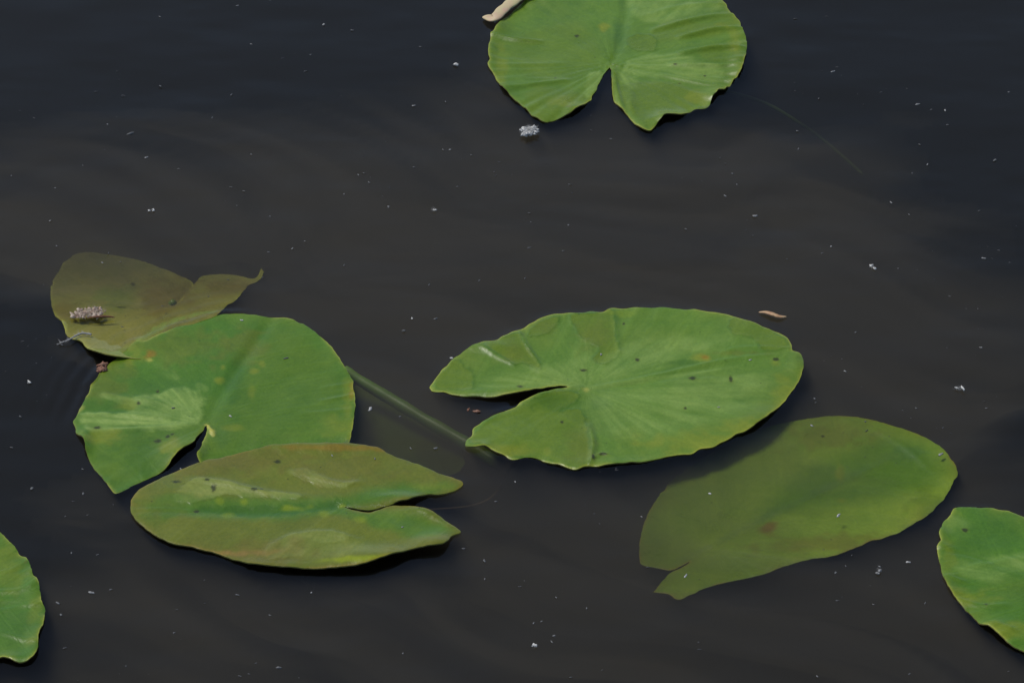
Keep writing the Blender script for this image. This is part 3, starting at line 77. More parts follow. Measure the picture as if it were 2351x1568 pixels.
LINES = {"stem":[[-0.1369,-0.0309,-0.007],[-0.1189,-0.042,-0.013],[-0.0974,-0.0569,-0.018],[-0.0688,-0.0802,-0.022],[-0.0369,-0.1056,-0.026],[-0.0089,-0.1296,-0.03]],"arc":[[0.0228,-0.0792,-0.042],[0.0086,-0.1067,-0.037],[-0.0026,-0.1319,-0.0335],[-0.0088,-0.1495,-0.0355],[-0.0175,-0.1627,-0.0385],[-0.033,-0.1652,-0.044],[-0.0609,-0.1612,-0.0505],[-0.0855,-0.1512,-0.059]],"top_petiole":[[0.09,0.436,-0.0005],[0.1195,0.4191,-0.004],[0.1552,0.4217,-0.0125],[0.1998,0.4399,-0.0325],[0.2317,0.4374,-0.043],[0.2593,0.4267,-0.055],[0.2869,0.4134,-0.07],[0.3136,0.3467,-0.06]],"strip":[[-0.023,0.518,0.002],[-0.019,0.51,0.004],[-0.0142,0.5113,0.006],[-0.0082,0.5238,0.006],[-0.0002,0.5364,0.006],[0.0099,0.5507,0.006],[0.02,0.5638,0.003]],"sliver":[[0.2043,0.0407,0.001],[0.21,0.0392,0.002],[0.2159,0.0354,0.0025],[0.2212,0.0329,0.002],[0.227,0.0344,0.001]],"clump":[[-0.3658,0.0361,0.002],[-0.3568,0.0372,0.003],[-0.35,0.0433,0.004],[-0.3436,0.0384,0.003],[-0.3367,0.0323,0.002]],"twig":[[-0.3508,0.0296,0.003],[-0.3418,0.03,0.004],[-0.3329,0.0315,0.003],[-0.328,0.0316,0.002]],"feather":[[-0.3453,0.0057,0.003],[-0.3525,0.0068,0.0035],[-0.3585,0.0018,0.004],[-0.363,-0.0032,0.004],[-0.3702,-0.0047,0.002]],"redbits":[[-0.3367,-0.0489,0.0015],[-0.3336,-0.043,0.0025],[-0.3319,-0.0369,0.0025],[-0.3291,-0.0281,0.0015]],"crumbs":[[-0.0368,-0.0952,0.001],[-0.0316,-0.094,0.001],[-0.0263,-0.0994,0.001]]}
MOUND = [[-0.5571,0.2287],[-0.3321,0.2494],[-0.1835,0.3272],[-0.0295,0.3781],[0.0876,0.3781],[0.2769,0.2845],[0.3833,0.1877],[0.4181,0.0437],[0.4039,-0.1032],[0.411,-0.2734],[0.4031,-0.5042],[-0.3718,-0.5042],[-0.3098,-0.327],[-0.3047,-0.2182],[-0.2783,-0.1032],[-0.2425,0.006],[-0.2785,0.1211],[-0.4012,0.1742],[-0.5131,0.1742]]


# ------------------------------------------------------------------ helpers
def lin(r, g, b, k=1.0):
    f = lambda v: (v / 255.0 / 12.92) if v <= 10 else ((v / 255.0 + 0.055) / 1.055) ** 2.4
    return np.array([f(r), f(g), f(b)]) * k

KA = np.array([0.93, 0.92, 0.40])
PAL = dict(
    dry=lin(96, 130, 62, KA), pale=lin(142, 168, 128, KA), green=lin(78, 120, 40, KA), wet=lin(102, 126, 34, KA),
    deep=lin(62, 104, 24, KA), olive=lin(106, 116, 46, KA), yellow=lin(142, 146, 52, KA), lime=lin(140, 155, 20, KA),
    brown=lin(112, 92, 54, KA), orange=lin(158, 112, 30, KA), cream=lin(205, 196, 140, KA), teal=lin(72, 112, 72, KA),
    pink=lin(150, 118, 92, KA), mud=lin(134, 132, 100, KA), sunk=lin(124, 152, 72, KA), redspot=lin(120, 62, 44, KA),
    dryp=lin(138, 148, 108, KA), rim=lin(186, 188, 116, KA), rimbrown=lin(150, 128, 62, KA), spot=lin(36, 40, 20, KA))

def material(name):
    m = bpy.data.materials.new(name)
    m.use_nodes = True
    nt = m.node_tree
    return m, nt, nt.nodes['Principled BSDF'], nt.nodes['Material Output']

def N(nt, kind, **kw):
    n = nt.nodes.new(kind)
    for k, v in kw.items():
        if k.startswith('i_'):
            n.inputs[k[2:].replace('_', ' ')].default_value = v
        else:
            setattr(n, k, v)
    return n

def math_node(nt, op, a, b=None, c=None, clamp=False):
    n = nt.nodes.new('ShaderNodeMath')
    n.operation = op
    n.use_clamp = clamp
    for i, v in enumerate((a, b, c)):
        if v is None:
            continue
        if isinstance(v, (int, float)):
            n.inputs[i].default_value = v
        else:
            nt.links.new(v, n.inputs[i])
    return n.outputs[0]

def mix_rgb(nt, fac, a, b, blend='MIX'):
    n = nt.nodes.new('ShaderNodeMix')
    n.data_type = 'RGBA'
    n.blend_type = blend
    for idx, v in ((0, fac), (6, a), (7, b)):
        if isinstance(v, (int, float)):
            n.inputs[idx].default_value = v
        elif isinstance(v, (tuple, list, np.ndarray)):
            n.inputs[idx].default_value = tuple(v)[:3] + (1.0,)
        else:
            nt.links.new(v, n.inputs[idx])
    return n.outputs[2]

def noise(nt, vec, scale, detail=4.0, rough=0.55, dist=0.0):
    n = N(nt, 'ShaderNodeTexNoise')
    n.inputs['Scale'].default_value = scale
    n.inputs['Detail'].default_value = detail
    n.inputs['Roughness'].default_value = rough
    n.inputs['Distortion'].default_value = dist
    if vec is not None:
        nt.links.new(vec, n.inputs['Vector'])
    return n.outputs['Fac']

def tag(o, label=None, cat=None, group=None, kind=None):
    if label: o['label'] = label
    if cat: o['category'] = cat
    if group: o['group'] = group
    if kind: o['kind'] = kind
    return o

def link_mesh(name, verts, faces, mats, parent=None, loc=(0, 0, 0), smooth=True):
    me = bpy.data.meshes.new(name)
    me.from_pydata([tuple(map(float, v)) for v in verts], [], [tuple(map(int, f)) for f in faces])
    for m in (mats if isinstance(mats, (list, tuple)) else [mats]):
        me.materials.append(m)
    me.polygons.foreach_set('use_smooth', [smooth] * len(me.polygons))
    me.update()
    o = bpy.data.objects.new(name, me)
    COL.objects.link(o)
    o.location = loc
    if parent is not None:
        o.parent = parent
    return o

def empty(name, loc):
    o = bpy.data.objects.new(name, None)
    o.empty_display_size = 0.02
    COL.objects.link(o)
    o.location = loc
    return o

def catmull(P, n=8, closed=False):
    P = [np.array(p, float) for p in P]
    out = []
    L = len(P)
    for i in range(L if closed else L - 1):
        if closed:
            a, b, c, d = P[i - 1], P[i], P[(i + 1) % L], P[(i + 2) % L]
        else:
            a, b, c, d = P[max(i - 1, 0)], P[i], P[i + 1], P[min(i + 2, L - 1)]
        for k in range(n):
            t = k / n
            out.append(0.5 * (2 * b + (c - a) * t + (2 * a - 5 * b + 4 * c - d) * t * t + (3 * b - a - 3 * c + d) * t ** 3))
    if not closed:
        out.append(P[-1])
    return np.array(out)

def resample(P, step, closed=True):
    Q = np.vstack([P, P[:1]]) if closed else P
    s = np.r_[0, np.cumsum(np.linalg.norm(np.diff(Q, axis=0), axis=1))]
    n = max(8, int(round(s[-1] / step)))
    t = np.linspace(0, s[-1], n, endpoint=not closed)
    return np.c_[tuple(np.interp(t, s, Q[:, k]) for k in range(Q.shape[1]))]

def inside(P, poly):
    poly = np.asarray(poly, float)
    lo, hi = poly.min(0), poly.max(0)
    res = np.zeros(len(P), bool)
    idx = np.where(np.all((P >= lo) & (P <= hi), axis=1))[0]
    a, b = poly, np.roll(poly, -1, axis=0)
    dy = np.where(np.abs(b[:, 1] - a[:, 1]) < 1e-15, 1e-15, b[:, 1] - a[:, 1])
    k = (b[:, 0] - a[:, 0]) / dy
    for s in range(0, len(idx), 4000):
        q = P[idx[s:s + 4000]]
        y = q[:, 1:2]
        hit = (a[None, :, 1] > y) != (b[None, :, 1] > y)
        res[idx[s:s + 4000]] = (np.sum(hit & (q[:, 0:1] < k * (y - a[:, 1]) + a[:, 0]), axis=1) % 2) == 1
    return res

def seg_dist(P, line, closed=True):
    """distance to a polyline, and how far along it: nearest dense sample, then the two segments beside it"""
    line = np.asarray(line, float)
    L = len(line)
    if L < 12:
        cand = [np.full(len(P), i) for i in range(L if closed else L - 1)]
    else:
        kd = KDTree(L)
        for i, p in enumerate(line):
            kd.insert((p[0], p[1], 0.0), i)
        kd.balance()
        near = np.array([kd.find((x, y, 0.0))[1] for x, y in P.tolist()], int) if len(P) else np.zeros(0, int)
        cand = [near - 1, near]
        cand = [np.mod(c, L) if closed else np.clip(c, 0, L - 2) for c in cand]
    best = np.full(len(P), 1e9)
    along = np.zeros(len(P))
    n = L if closed else L - 1
    for c in cand:
        a, b = line[c], line[(c + 1) % L]
        ab = b - a
        t = np.clip(np.sum((P - a) * ab, 1) / np.maximum(np.sum(ab * ab, 1), 1e-12), 0, 1)
        d = np.linalg.norm(P - (a + t[:, None] * ab), axis=1)
        k = d < best
        best[k] = d[k]
        along[k] = ((c + t) / n)[k]
    return best, along

def smooth01(x):
    x = np.clip(x, 0, 1)
    return x * x * (3 - 2 * x)

def vnoise(P, scale, seed):
    """smooth value noise on numpy points, -1..1"""
    r = np.random.default_rng(seed)
    T = r.random((64, 64)) * 2 - 1
    q = P * scale
    i = np.floor(q).astype(int)
    f = smooth01(q - i)
    g = lambda a, b: T[(i[:, 0] + a) % 64, (i[:, 1] + b) % 64]
    return ((g(0, 0) * (1 - f[:, 0]) + g(1, 0) * f[:, 0]) * (1 - f[:, 1]) + (g(0, 1) * (1 - f[:, 0]) + g(1, 1) * f[:, 0]) * f[:, 1])

# ------------------------------------------------------------------ materials
def make_leaf_material():
    m, nt, b, out = material('lily_leaf')
    A = lambda n: N(nt, 'ShaderNodeAttribute', attribute_name=n)
    tint, wet, vein, rim, age = A('tint').outputs['Color'], A('wet').outputs['Fac'], A('vein_line').outputs['Fac'], A('rim').outputs['Fac'], A('radial').outputs['Vector']
    tc = N(nt, 'ShaderNodeTexCoord').outputs['Object']
    n1 = noise(nt, tc, 38.0, 5.0, 0.62, 0.4)
    n2 = noise(nt, tc, 420.0, 4.0, 0.7)
    n4 = noise(nt, tc, 105.0, 4.0, 0.6, 1.2)
    mp = N(nt, 'ShaderNodeMapping')
    nt.links.new(age, mp.inputs['Vector'])
    mp.inputs['Scale'].default_value = (17.0, 5.0, 1.0)
    n3 = noise(nt, mp.outputs['Vector'], 1.0, 4.0, 0.6)          # streaks that run out from the petiole
    c = mix_rgb(nt, math_node(nt, 'MULTIPLY_ADD', n1, 1.5, -0.45, clamp=True), mix_rgb(nt, 1.0, tint, (0.80, 0.86, 0.72), 'MULTIPLY'), mix_rgb(nt, 1.0, tint, (1.16, 1.08, 1.10), 'MULTIPLY'))
    strk = mix_rgb(nt, math_node(nt, 'MULTIPLY_ADD', n3, 2.0, -0.62, clamp=True), mix_rgb(nt, 1.0, c, (0.86, 0.93, 0.82), 'MULTIPLY'), mix_rgb(nt, 1.0, c, (1.12, 1.07, 1.10), 'MULTIPLY'))
    c = mix_rgb(nt, math_node(nt, 'MULTIPLY_ADD', wet, -0.9, 0.9, clamp=True), c, strk)
    c = mix_rgb(nt, math_node(nt, 'MULTIPLY_ADD', n2, 2.2, -0.6, clamp=True), mix_rgb(nt, 1.0, c, (0.82, 0.86, 0.80), 'MULTIPLY'), mix_rgb(nt, 1.0, c, (1.12, 1.10, 1.12), 'MULTIPLY'))
    # fine side veins
    ping = math_node(nt, 'PINGPONG', vein, 0.5)
    line = math_node(nt, 'SUBTRACT', 1.0, math_node(nt, 'MULTIPLY', ping, 11.0), clamp=True)
    ping2 = math_node(nt, 'PINGPONG', math_node(nt, 'MULTIPLY_ADD', vein, 2.0, math_node(nt, 'MULTIPLY', n1, 0.5)), 0.5)
    line2 = math_node(nt, 'MULTIPLY', math_node(nt, 'SUBTRACT', 1.0, math_node(nt, 'MULTIPLY', ping2, 9.0), clamp=True), 0.6)
    line = math_node(nt, 'MAXIMUM', line, line2)
    c = mix_rgb(nt, math_node(nt, 'MULTIPLY', line, 0.17), c, mix_rgb(nt, 1.0, c, (1.5, 1.4, 1.5), 'MULTIPLY'))
    # pale dust specks and tiny pits
    vor = N(nt, 'ShaderNodeTexVoronoi')
    vor.inputs['Scale'].default_value = 95.0
    nt.links.new(tc, vor.inputs['Vector'])
    pit = math_node(nt, 'MULTIPLY', math_node(nt, 'LESS_THAN', vor.outputs['Distance'], 0.075), math_node(nt, 'GREATER_THAN', noise(nt, tc, 60.0, 1.0), 0.60))
    c = mix_rgb(nt, math_node(nt, 'MULTIPLY', pit, 0.55), c, tuple(PAL['spot']))
    nt.links.new(c, b.inputs['Base Color'])
    rg = math_node(nt, 'MULTIPLY_ADD', n1, 0.26, 0.25)
    rough = math_node(nt, 'MULTIPLY_ADD', wet, -0.12, rg, clamp=True)
    nt.links.new(rough, b.inputs['Roughness'])
    b.inputs['Specular IOR Level'].default_value = 0.38
    nt.links.new(math_node(nt, 'MULTIPLY', wet, 0.3), b.inputs['Coat Weight'])
    b.inputs['Coat Roughness'].default_value = 0.08
    b.inputs['Coat IOR'].default_value = 1.33
    bump = N(nt, 'ShaderNodeBump')
    bump.inputs['Strength'].default_value = 0.55
    bump.inputs['Distance'].default_value = 0.0012
    h = math_node(nt, 'ADD', math_node(nt, 'MULTIPLY', line, 0.18), math_node(nt, 'ADD', math_node(nt, 'MULTIPLY', n3, 0.30), math_node(nt, 'ADD', math_node(nt, 'MULTIPLY', n1, 0.8), math_node(nt, 'ADD', math_node(nt, 'MULTIPLY', n2, 0.10), math_node(nt, 'MULTIPLY', n4, 0.42)))))
    nt.links.new(h, bump.inputs['Height'])
    nt.links.new(bump.outputs['Normal'], b.inputs['Normal'])
    return m

def simple_material(name, col_a, col_b, scale=60.0, rough=0.6, spec=0.4, sub=0.0):
    m, nt, b, out = material(name)
    tc = N(nt, 'ShaderNodeTexCoord').outputs['Object']
    n = noise(nt, tc, scale, 4.0, 0.6)
    nt.links.new(mix_rgb(nt, math_node(nt, 'MULTIPLY_ADD', n, 2.0, -0.5, clamp=True), tuple(col_a), tuple(col_b)), b.inputs['Base Color'])
    b.inputs['Roughness'].default_value = rough
    b.inputs['Specular IOR Level'].default_value = spec
    return m

M_LEAF = make_leaf_material()
M_UNDER = simple_material('lily_leaf_edge', lin(120, 130, 60, .7), lin(150, 140, 76, .7), 120.0, 0.5)
M_STEM = simple_material('lily_stem', lin(92, 130, 50, .85), lin(108, 128, 56, .85), 90.0, 0.45)
M_BROWNSTEM = simple_material('brown_stem', lin(120, 92, 66, .8), lin(142, 120, 84, .8), 90.0, 0.5)
M_FLUFF = simple_material('seed_fluff', (0.36, 0.36, 0.36), (0.56, 0.56, 0.54), 300.0, 0.9, 0.1)
M_TUFT = simple_material('white_tuft', (0.45, 0.45, 0.44), (0.70, 0.70, 0.68), 300.0, 0.9, 0.1)
M_FLUFF_GREY = simple_material('pale_speck', (0.10, 0.105, 0.11), (0.19, 0.195, 0.20), 900.0, 0.8, 0.2)
M_FLUFF_MID = simple_material('speck_grey', (0.22, 0.225, 0.23), (0.34, 0.34, 0.34), 900.0, 0.8, 0.2)
M_DUST = simple_material('surface_dust', (0.05, 0.052, 0.056), (0.13, 0.135, 0.14), 500.0, 0.8, 0.2)
M_CREAM = simple_material('cream_petal', lin(206, 202, 146, .8), lin(214, 178, 152, .8), 110.0, 0.5)
M_TAN = simple_material('tan_scale', lin(216, 186, 142, .85), lin(176, 130, 92, .8), 160.0, 0.5)
M_PINKFLUFF = simple_material('tan_fluff', lin(176, 142, 120, .75), lin(222, 212, 198, .85), 320.0, 0.85, 0.15)
M_RED = simple_material('red_brown_debris', lin(138, 84, 66, .7), lin(168, 132, 110, .7), 380.0, 0.7)
M_TWIG = simple_material('twig_bark', lin(120, 72, 50, .7), lin(142, 100, 76, .7), 300.0, 0.7)

def make_water_material():
    m, nt, b, out = material('pond_water')
    nt.nodes.remove(b)
    fr = N(nt, 'ShaderNodeFresnel')
    fr.inputs['IOR'].default_value = 1.333
    gl = N(nt, 'ShaderNodeBsdfGlossy')
    gl.inputs['Roughness'].default_value = 0.04
    tr = N(nt, 'ShaderNodeBsdfTransparent')
    mx = N(nt, 'ShaderNodeMixShader')
    nt.links.new(fr.outputs[0], mx.inputs[0])
    nt.links.new(tr.outputs[0], mx.inputs[1])
    nt.links.new(gl.outputs[0], mx.inputs[2])
    nt.links.new(mx.outputs[0], out.inputs['Surface'])
    ab = N(nt, 'ShaderNodeVolumeAbsorption')
    ab.inputs['Color'].default_value = (0.40, 0.39, 0.30, 1)
    ab.inputs['Density'].default_value = 20.0
    sc = N(nt, 'ShaderNodeVolumeScatter')
    sc.inputs['Color'].default_value = (0.92, 0.92, 0.88, 1)
    sc.inputs['Density'].default_value = 1.5
    sc.inputs['Anisotropy'].default_value = 0.3
    ad = N(nt, 'ShaderNodeAddShader')
    nt.links.new(ab.outputs[0], ad.inputs[0])
    nt.links.new(sc.outputs[0], ad.inputs[1])
    nt.links.new(ad.outputs[0], out.inputs['Volume'])
    return m
M_WATER = make_water_material()

def make_silt_material():
    m, nt, b, out = material('suspended_silt')
    nt.nodes.remove(b)
    ab = N(nt, 'ShaderNodeVolumeAbsorption')
    ab.inputs['Color'].default_value = (0.30, 0.24, 0.14, 1)
    ab.inputs['Density'].default_value = 12.0
    sc = N(nt, 'ShaderNodeVolumeScatter')
    sc.inputs['Color'].default_value = (0.96, 0.88, 0.68, 1)
    sc.inputs['Density'].default_value = 5.6
    sc.inputs['Anisotropy'].default_value = 0.2
    ad = N(nt, 'ShaderNodeAddShader')
    nt.links.new(ab.outputs[0], ad.inputs[0])
    nt.links.new(sc.outputs[0], ad.inputs[1])
    nt.links.new(ad.outputs[0], out.inputs['Volume'])
    return m
M_SILT = make_silt_material()

def make_bed_material():
    m, nt, b, out = material('pond_mud')
    tc = N(nt, 'ShaderNodeTexCoord').outputs['Object']
    mp = N(nt, 'ShaderNodeMapping')
    mp.inputs['Rotation'].default_value = (0, 0, math.radians(24))
    mp.inputs['Scale'].default_value = (1.0, 3.4, 1.0)
    nt.links.new(tc, mp.inputs['Vector'])
    n1 = noise(nt, mp.outputs['Vector'], 9.0, 6.0, 0.6, 0.8)
    n2 = noise(nt, tc, 70.0, 4.0, 0.6)
    c = mix_rgb(nt, math_node(nt, 'MULTIPLY_ADD', n1, 2.2, -0.6, clamp=True), (0.11, 0.10, 0.09), (0.25, 0.225, 0.215))
    c = mix_rgb(nt, math_node(nt, 'MULTIPLY', n2, 0.35), c, (0.13, 0.125, 0.09))
    nt.links.new(c, b.inputs['Base Color'])
    b.inputs['Roughness'].default_value = 0.95
    return m
M_BED = make_bed_material()

# ------------------------------------------------------------------ blade builder
def build_blade(d, seed, step=0.0020, thick=0.0011):
    O = catmull(d['outline'], 6, closed=True)
    O = resample(O, step)
    nrm = np.roll(O, -1, 0) - np.roll(O, 1, 0)
    nrm = np.c_[nrm[:, 1], -nrm[:, 0]] / np.maximum(np.linalg.norm(nrm, axis=1), 1e-9)[:, None]
    area = np.sum(O[:, 0] * np.roll(O[:, 1], -1) - np.roll(O[:, 0], -1) * O[:, 1])
    if area < 0:
        nrm = -nrm                                                # outward
    arc = np.arange(len(O)) / len(O)
    wob = sum(a * np.sin(2 * math.pi * k * arc + p) for a, k, p in zip((0.0004, 0.0004, 0.0004), (37, 61, 103), (0.3 + seed, 1.7 * seed, 2.2)))
    nw = vnoise(np.c_[arc * len(O) * 0.23, arc * 0], 1.0, seed + 2) * (vnoise(np.c_[arc * len(O) * 0.03, arc * 0 + 9], 1.0, seed + 4) > -0.2)
    O = O + nrm * (0.3 * wob + 0.0013 * nw)[:, None]
    lo, hi = O.min(0), O.max(0)
    xs = np.arange(lo[0], hi[0], step)
    ys = np.arange(lo[1], hi[1], step * 0.866)
    G = np.array([(x + (0.5 * step if j % 2 else 0), y) for j, y in enumerate(ys) for x in xs])
    G = G + rng.normal(0, step * 0.06, G.shape)
    extra = [O - nrm * 0.0011]
    for sx, sy, rx, ry in d['spots']:
        a = rng.random(46) * 2 * math.pi
        q = np.sqrt(rng.random(46)) * 1.7
        extra.append(np.c_[sx + np.cos(a) * q * rx, sy + np.sin(a) * q * ry])
    for kind, poly, soft, s in d['patches']:
        if soft < 0.0019:
            pl = resample(catmull(poly, 6, closed=True), 0.0013)
            n2 = np.roll(pl, -1, 0) - np.roll(pl, 1, 0)
            n2 = np.c_[n2[:, 1], -n2[:, 0]] / np.maximum(np.linalg.norm(n2, axis=1), 1e-9)[:, None]
            extra += [pl + n2 * 0.0005, pl - n2 * 0.0005]
    E = np.vstack(extra)
    E = E[inside(E, O)]
    E = E[seg_dist(E, O)[0] > 0.0006]
    G = G[inside(G, O)]
    G = G[seg_dist(G, O)[0] > 0.0019]
    # thin out grid points that crowd the extra ones
    cell = {}
    keep = []
    for p in np.vstack([E, G]):
        k = (int(p[0] / 0.00055), int(p[1] / 0.00055))
        if k in cell:
            continue
        cell[k] = 1
        keep.append(p)
    Q = np.vstack([O, np.array(keep)])
    nO = len(O)
    res = delaunay_2d_cdt([Vector(p) for p in Q.tolist()], [(i, (i + 1) % nO) for i in range(nO)], [], 1, 1e-7)
    V = np.array([tuple(v) for v in res[0]])
    Fc = [tuple(f) for f in res[2]]

    # fields over the blade
    dist, along = seg_dist(V, O)
    tip = np.array(d['tip'])
    Lm = np.linalg.norm(tip)
    ax = tip / Lm
    sx_, tx_ = V @ ax, V @ np.array([-ax[1], ax[0]])
    th = np.arctan2(tx_, sx_)
    rr = np.linalg.norm(V, axis=1)
    vein = (sx_ - 0.85 * np.abs(tx_) + 1.6 * tx_ ** 2) / (0.060 * Lm / 0.2)
    z = d['plane'][0] + d['plane'][1] * V[:, 0] + d['plane'][2] * V[:, 1]
    amp, cnt = d['ruffle']
    ruf = np.zeros(len(V))
    r2 = np.random.default_rng(seed)
    for k in range(5):
        ruf += np.sin(th * cnt * (0.5 + 0.35 * k) + r2.random() * 6.28) * (0.35 + r2.random()) / 3.2
    ruf *= 0.45 + 0.55 * vnoise(np.c_[th * 2.0, rr * 0 + 3.3], 1.0, seed + 3)
    z += 0.001 * amp * ruf * np.exp(-dist / (0.10 * Lm))
    z += 0.0005 * vnoise(V, 45.0, seed) + 0.0010 * vnoise(V, 15.0, seed + 9)
    for bx, by, rx, ry, dz in d['bumps']:
        z += dz * np.exp(-((V[:, 0] - bx) / rx) ** 2 - ((V[:, 1] - by) / ry) ** 2)
    for pts, w, hgt in d['ridges']:
        q = catmull(pts, 6)
        dd, al = seg_dist(V, q, closed=False)
        z += 0.75 * hgt * np.exp(-(dd / w) ** 2) * (0.25 + 0.75 * np.sin(math.pi * np.clip(al * 0.92 + 0.04, 0, 1)) ** 0.7)

    tint = np.tile(PAL[d['base']], (len(V), 1))
    wet = np.full(len(V), float(d['wet']))
    jag = 0.0022 * vnoise(V, 130.0, seed + 21) + 0.0012 * vnoise(V, 330.0, seed + 22)
    big = vnoise(V, 22.0, seed + 31)
    tint *= (1 + 0.10 * big)[:, None]
    def blend(col, m):
        nonlocal tint
        tint = tint * (1 - m[:, None]) + PAL[col][None] * m[:, None]
    blend('yellow', 0.10 * smooth01(vnoise(V, 30.0, seed + 41) * 1.2 - 0.1))
    blend('yellow' if d['rimcol'] == 'rim' else 'brown', 0.26 * np.exp(-dist / 0.010) * smooth01(0.6 + 0.6 * vnoise(np.c_[along * 40, along * 0], 1.0, seed + 5)))
    for kind, poly, soft, s in d['patches']:
        pl = resample(catmull(poly, 6, closed=True), 0.0025)
        dd, _ = seg_dist(V, pl)
        sd = np.where(inside(V, pl), dd, -dd) + jag * min(1.0, soft / 0.0015)
        m = smooth01(0.5 + sd / (2 * soft)) * s
        if kind == 'wet':
            wet = np.maximum(wet, m)
            blend('wet', m * 0.9)
            if soft < 0.0019:
                blend('deep', 0.55 * s * np.exp(-(sd / 0.0009) ** 2))
            z += 0.0003 * m
            z += 0.00035 * np.exp(-(sd / 0.0016) ** 2) * s * (soft < 0.0019)
        elif kind in ('dryp', 'pale'):  # pale: waxy dry bloom plus sky sheen painted into the colour
            streak = (0.66 if kind == 'pale' else 0.92) + (0.42 if kind == 'pale' else 0.2) * vnoise(np.c_[th * 16, rr * 14], 1.0, seed + 51) + 0.22 * vnoise(np.c_[th * 41, rr * 60], 1.0, seed + 52) + 0.22 * vnoise(V, 120.0, seed + 53)
            m = np.clip(m * np.clip(streak, 0.1, 1.0), 0, 1)
            wet = wet * (1 - m)
            blend(kind, m)
            z += 0.0004 * m
            if kind == 'dryp':
                z += 0.0002 * np.exp(-(sd / 0.0020) ** 2) * s
        else:
            blend(kind, m)
    for kind, bx, by, rx, ry, s in d['blobs']:
        e = np.sqrt(((V[:, 0] - bx) / rx) ** 2 + ((V[:, 1] - by) / ry) ** 2) + 0.45 * vnoise(V, 160.0, seed + 61) + 0.25 * vnoise(V, 60.0, seed + 62)
        blend(kind, s * smooth01(1.35 - e))
    for bx, by, rx, ry in d['spots']:
        e = np.sqrt(((V[:, 0] - bx) / rx) ** 2 + ((V[:, 1] - by) / ry) ** 2) * 1.2 + 0.35 * vnoise(V, 900.0, seed + 71)
        blend('olive', 0.45 * smooth01(1.9 - e))
        blend('spot', 0.8 * smooth01((1.25 - e) * 2.2))
    # midrib, paler than the blade
    mr = np.exp(-(tx_ / (0.0011 + 0.002 * np.clip(1 - sx_ / Lm, 0, 1))) ** 2) * smooth01(sx_ / 0.006) * smooth01((0.78 * Lm - sx_) / (0.25 * Lm))
    blend('pale', d['mid'] * mr)
    z += 0.001 * d['mid'] * mr
    rimf = np.exp(-dist / 0.0009) * smooth01(0.42 + 1.1 * vnoise(np.c_[along * 50, along * 0], 1.0, seed + 8))
    blend(d['rimcol'], 0.65 * rimf)  # rim highlight painted in over the leaf edge's own colour
    z -= 0.0003 * np.exp(-dist / 0.0006)

    n = len(V)
    top = np.c_[V, z]
    bot = np.c_[V, z - thick]
    edges = {}
    for f in Fc:
        for a, b in zip(f, f[1:] + f[:1]):
            edges[(a, b)] = 1
    # make the top face upwards
    a0, b0, c0 = (V[i] for i in Fc[0][:3])
    if (b0[0] - a0[0]) * (c0[1] - a0[1]) - (b0[1] - a0[1]) * (c0[0] - a0[0]) < 0:
        Fc = [f[::-1] for f in Fc]
        edges = {(b, a): 1 for a, b in edges}
    border = [(a, b) for (a, b) in edges if (b, a) not in edges]
    verts = np.vstack([top, bot])
    faces = list(Fc) + [tuple(i + n for i in f[::-1]) for f in Fc]
    nb = len(faces)
    ids = sorted({i for e in border for i in e})
    ru = {i: 2 * n + k for k, i in enumerate(ids)}
    rd = {i: 2 * n + len(ids) + k for k, i in enumerate(ids)}
    verts = np.vstack([verts, top[ids], bot[ids]])
    for a, b in border:
        faces.append((ru[b], ru[a], rd[a], rd[b]))
    mat_idx = [0] * len(Fc) + [1] * (len(faces) - len(Fc))
    pad = lambda arr: np.concatenate([arr, arr, arr[ids], arr[ids]])
    return verts, faces, mat_idx, dict(tint=pad(np.c_[np.clip(tint, 0.004, 0.9), np.ones(n)]), wet=pad(wet), vein_line=pad(vein), rim=pad(rimf),
            radial=pad(np.c_[th, rr * 10, np.zeros(n)])), O

def blade_object(name, data, parent):
    verts, faces, mi, attr, _ = data
    o = link_mesh(name, verts, faces, [M_LEAF, M_UNDER], parent)
    me = o.data
    me.polygons.foreach_set('material_index', mi)
    for k in ('wet', 'vein_line', 'rim'):
        me.attributes.new(k, 'FLOAT', 'POINT').data.foreach_set('value', attr[k].astype(np.float32).ravel())
    me.attributes.new('tint', 'FLOAT_COLOR', 'POINT').data.foreach_set('color', attr['tint'].astype(np.float32).ravel())
    me.attributes.new('radial', 'FLOAT_VECTOR', 'POINT').data.foreach_set('vector', attr['radial'].astype(np.float32).ravel())
    me.update()
    return o

def tube_mesh(P, radii, sides=10, flat=1.0):
    P = np.asarray(P, float)
    vs, fs = [], []
    for i, p in enumerate(P):
        t = P[min(i + 1, len(P) - 1)] - P[max(i - 1, 0)]
        t /= max(np.linalg.norm(t), 1e-9)
        up = np.array([0, 0, 1.0]) if abs(t[2]) < 0.9 else np.array([0, 1.0, 0])
        a = np.cross(t, up); a /= np.linalg.norm(a)
        b = np.cross(a, t)
        for k in range(sides):
            w = 2 * math.pi * k / sides
            vs.append(p + radii[i] * (math.cos(w) * a + flat * math.sin(w) * b))
    for i in range(len(P) - 1):
        for k in range(sides):
            fs.append((i * sides + k, i * sides + (k + 1) % sides, (i + 1) * sides + (k + 1) % sides, (i + 1) * sides + k))
    fs.append(tuple(range(sides))[::-1])
    fs.append(tuple((len(P) - 1) * sides + k for k in range(sides)))
    return vs, fs

# ------------------------------------------------------------------ leaves (shapes first: the water rises to meet them)
BLADES = {k: build_blade(d, 11 + 7 * i) for i, (k, d) in enumerate(LEAF.items())}

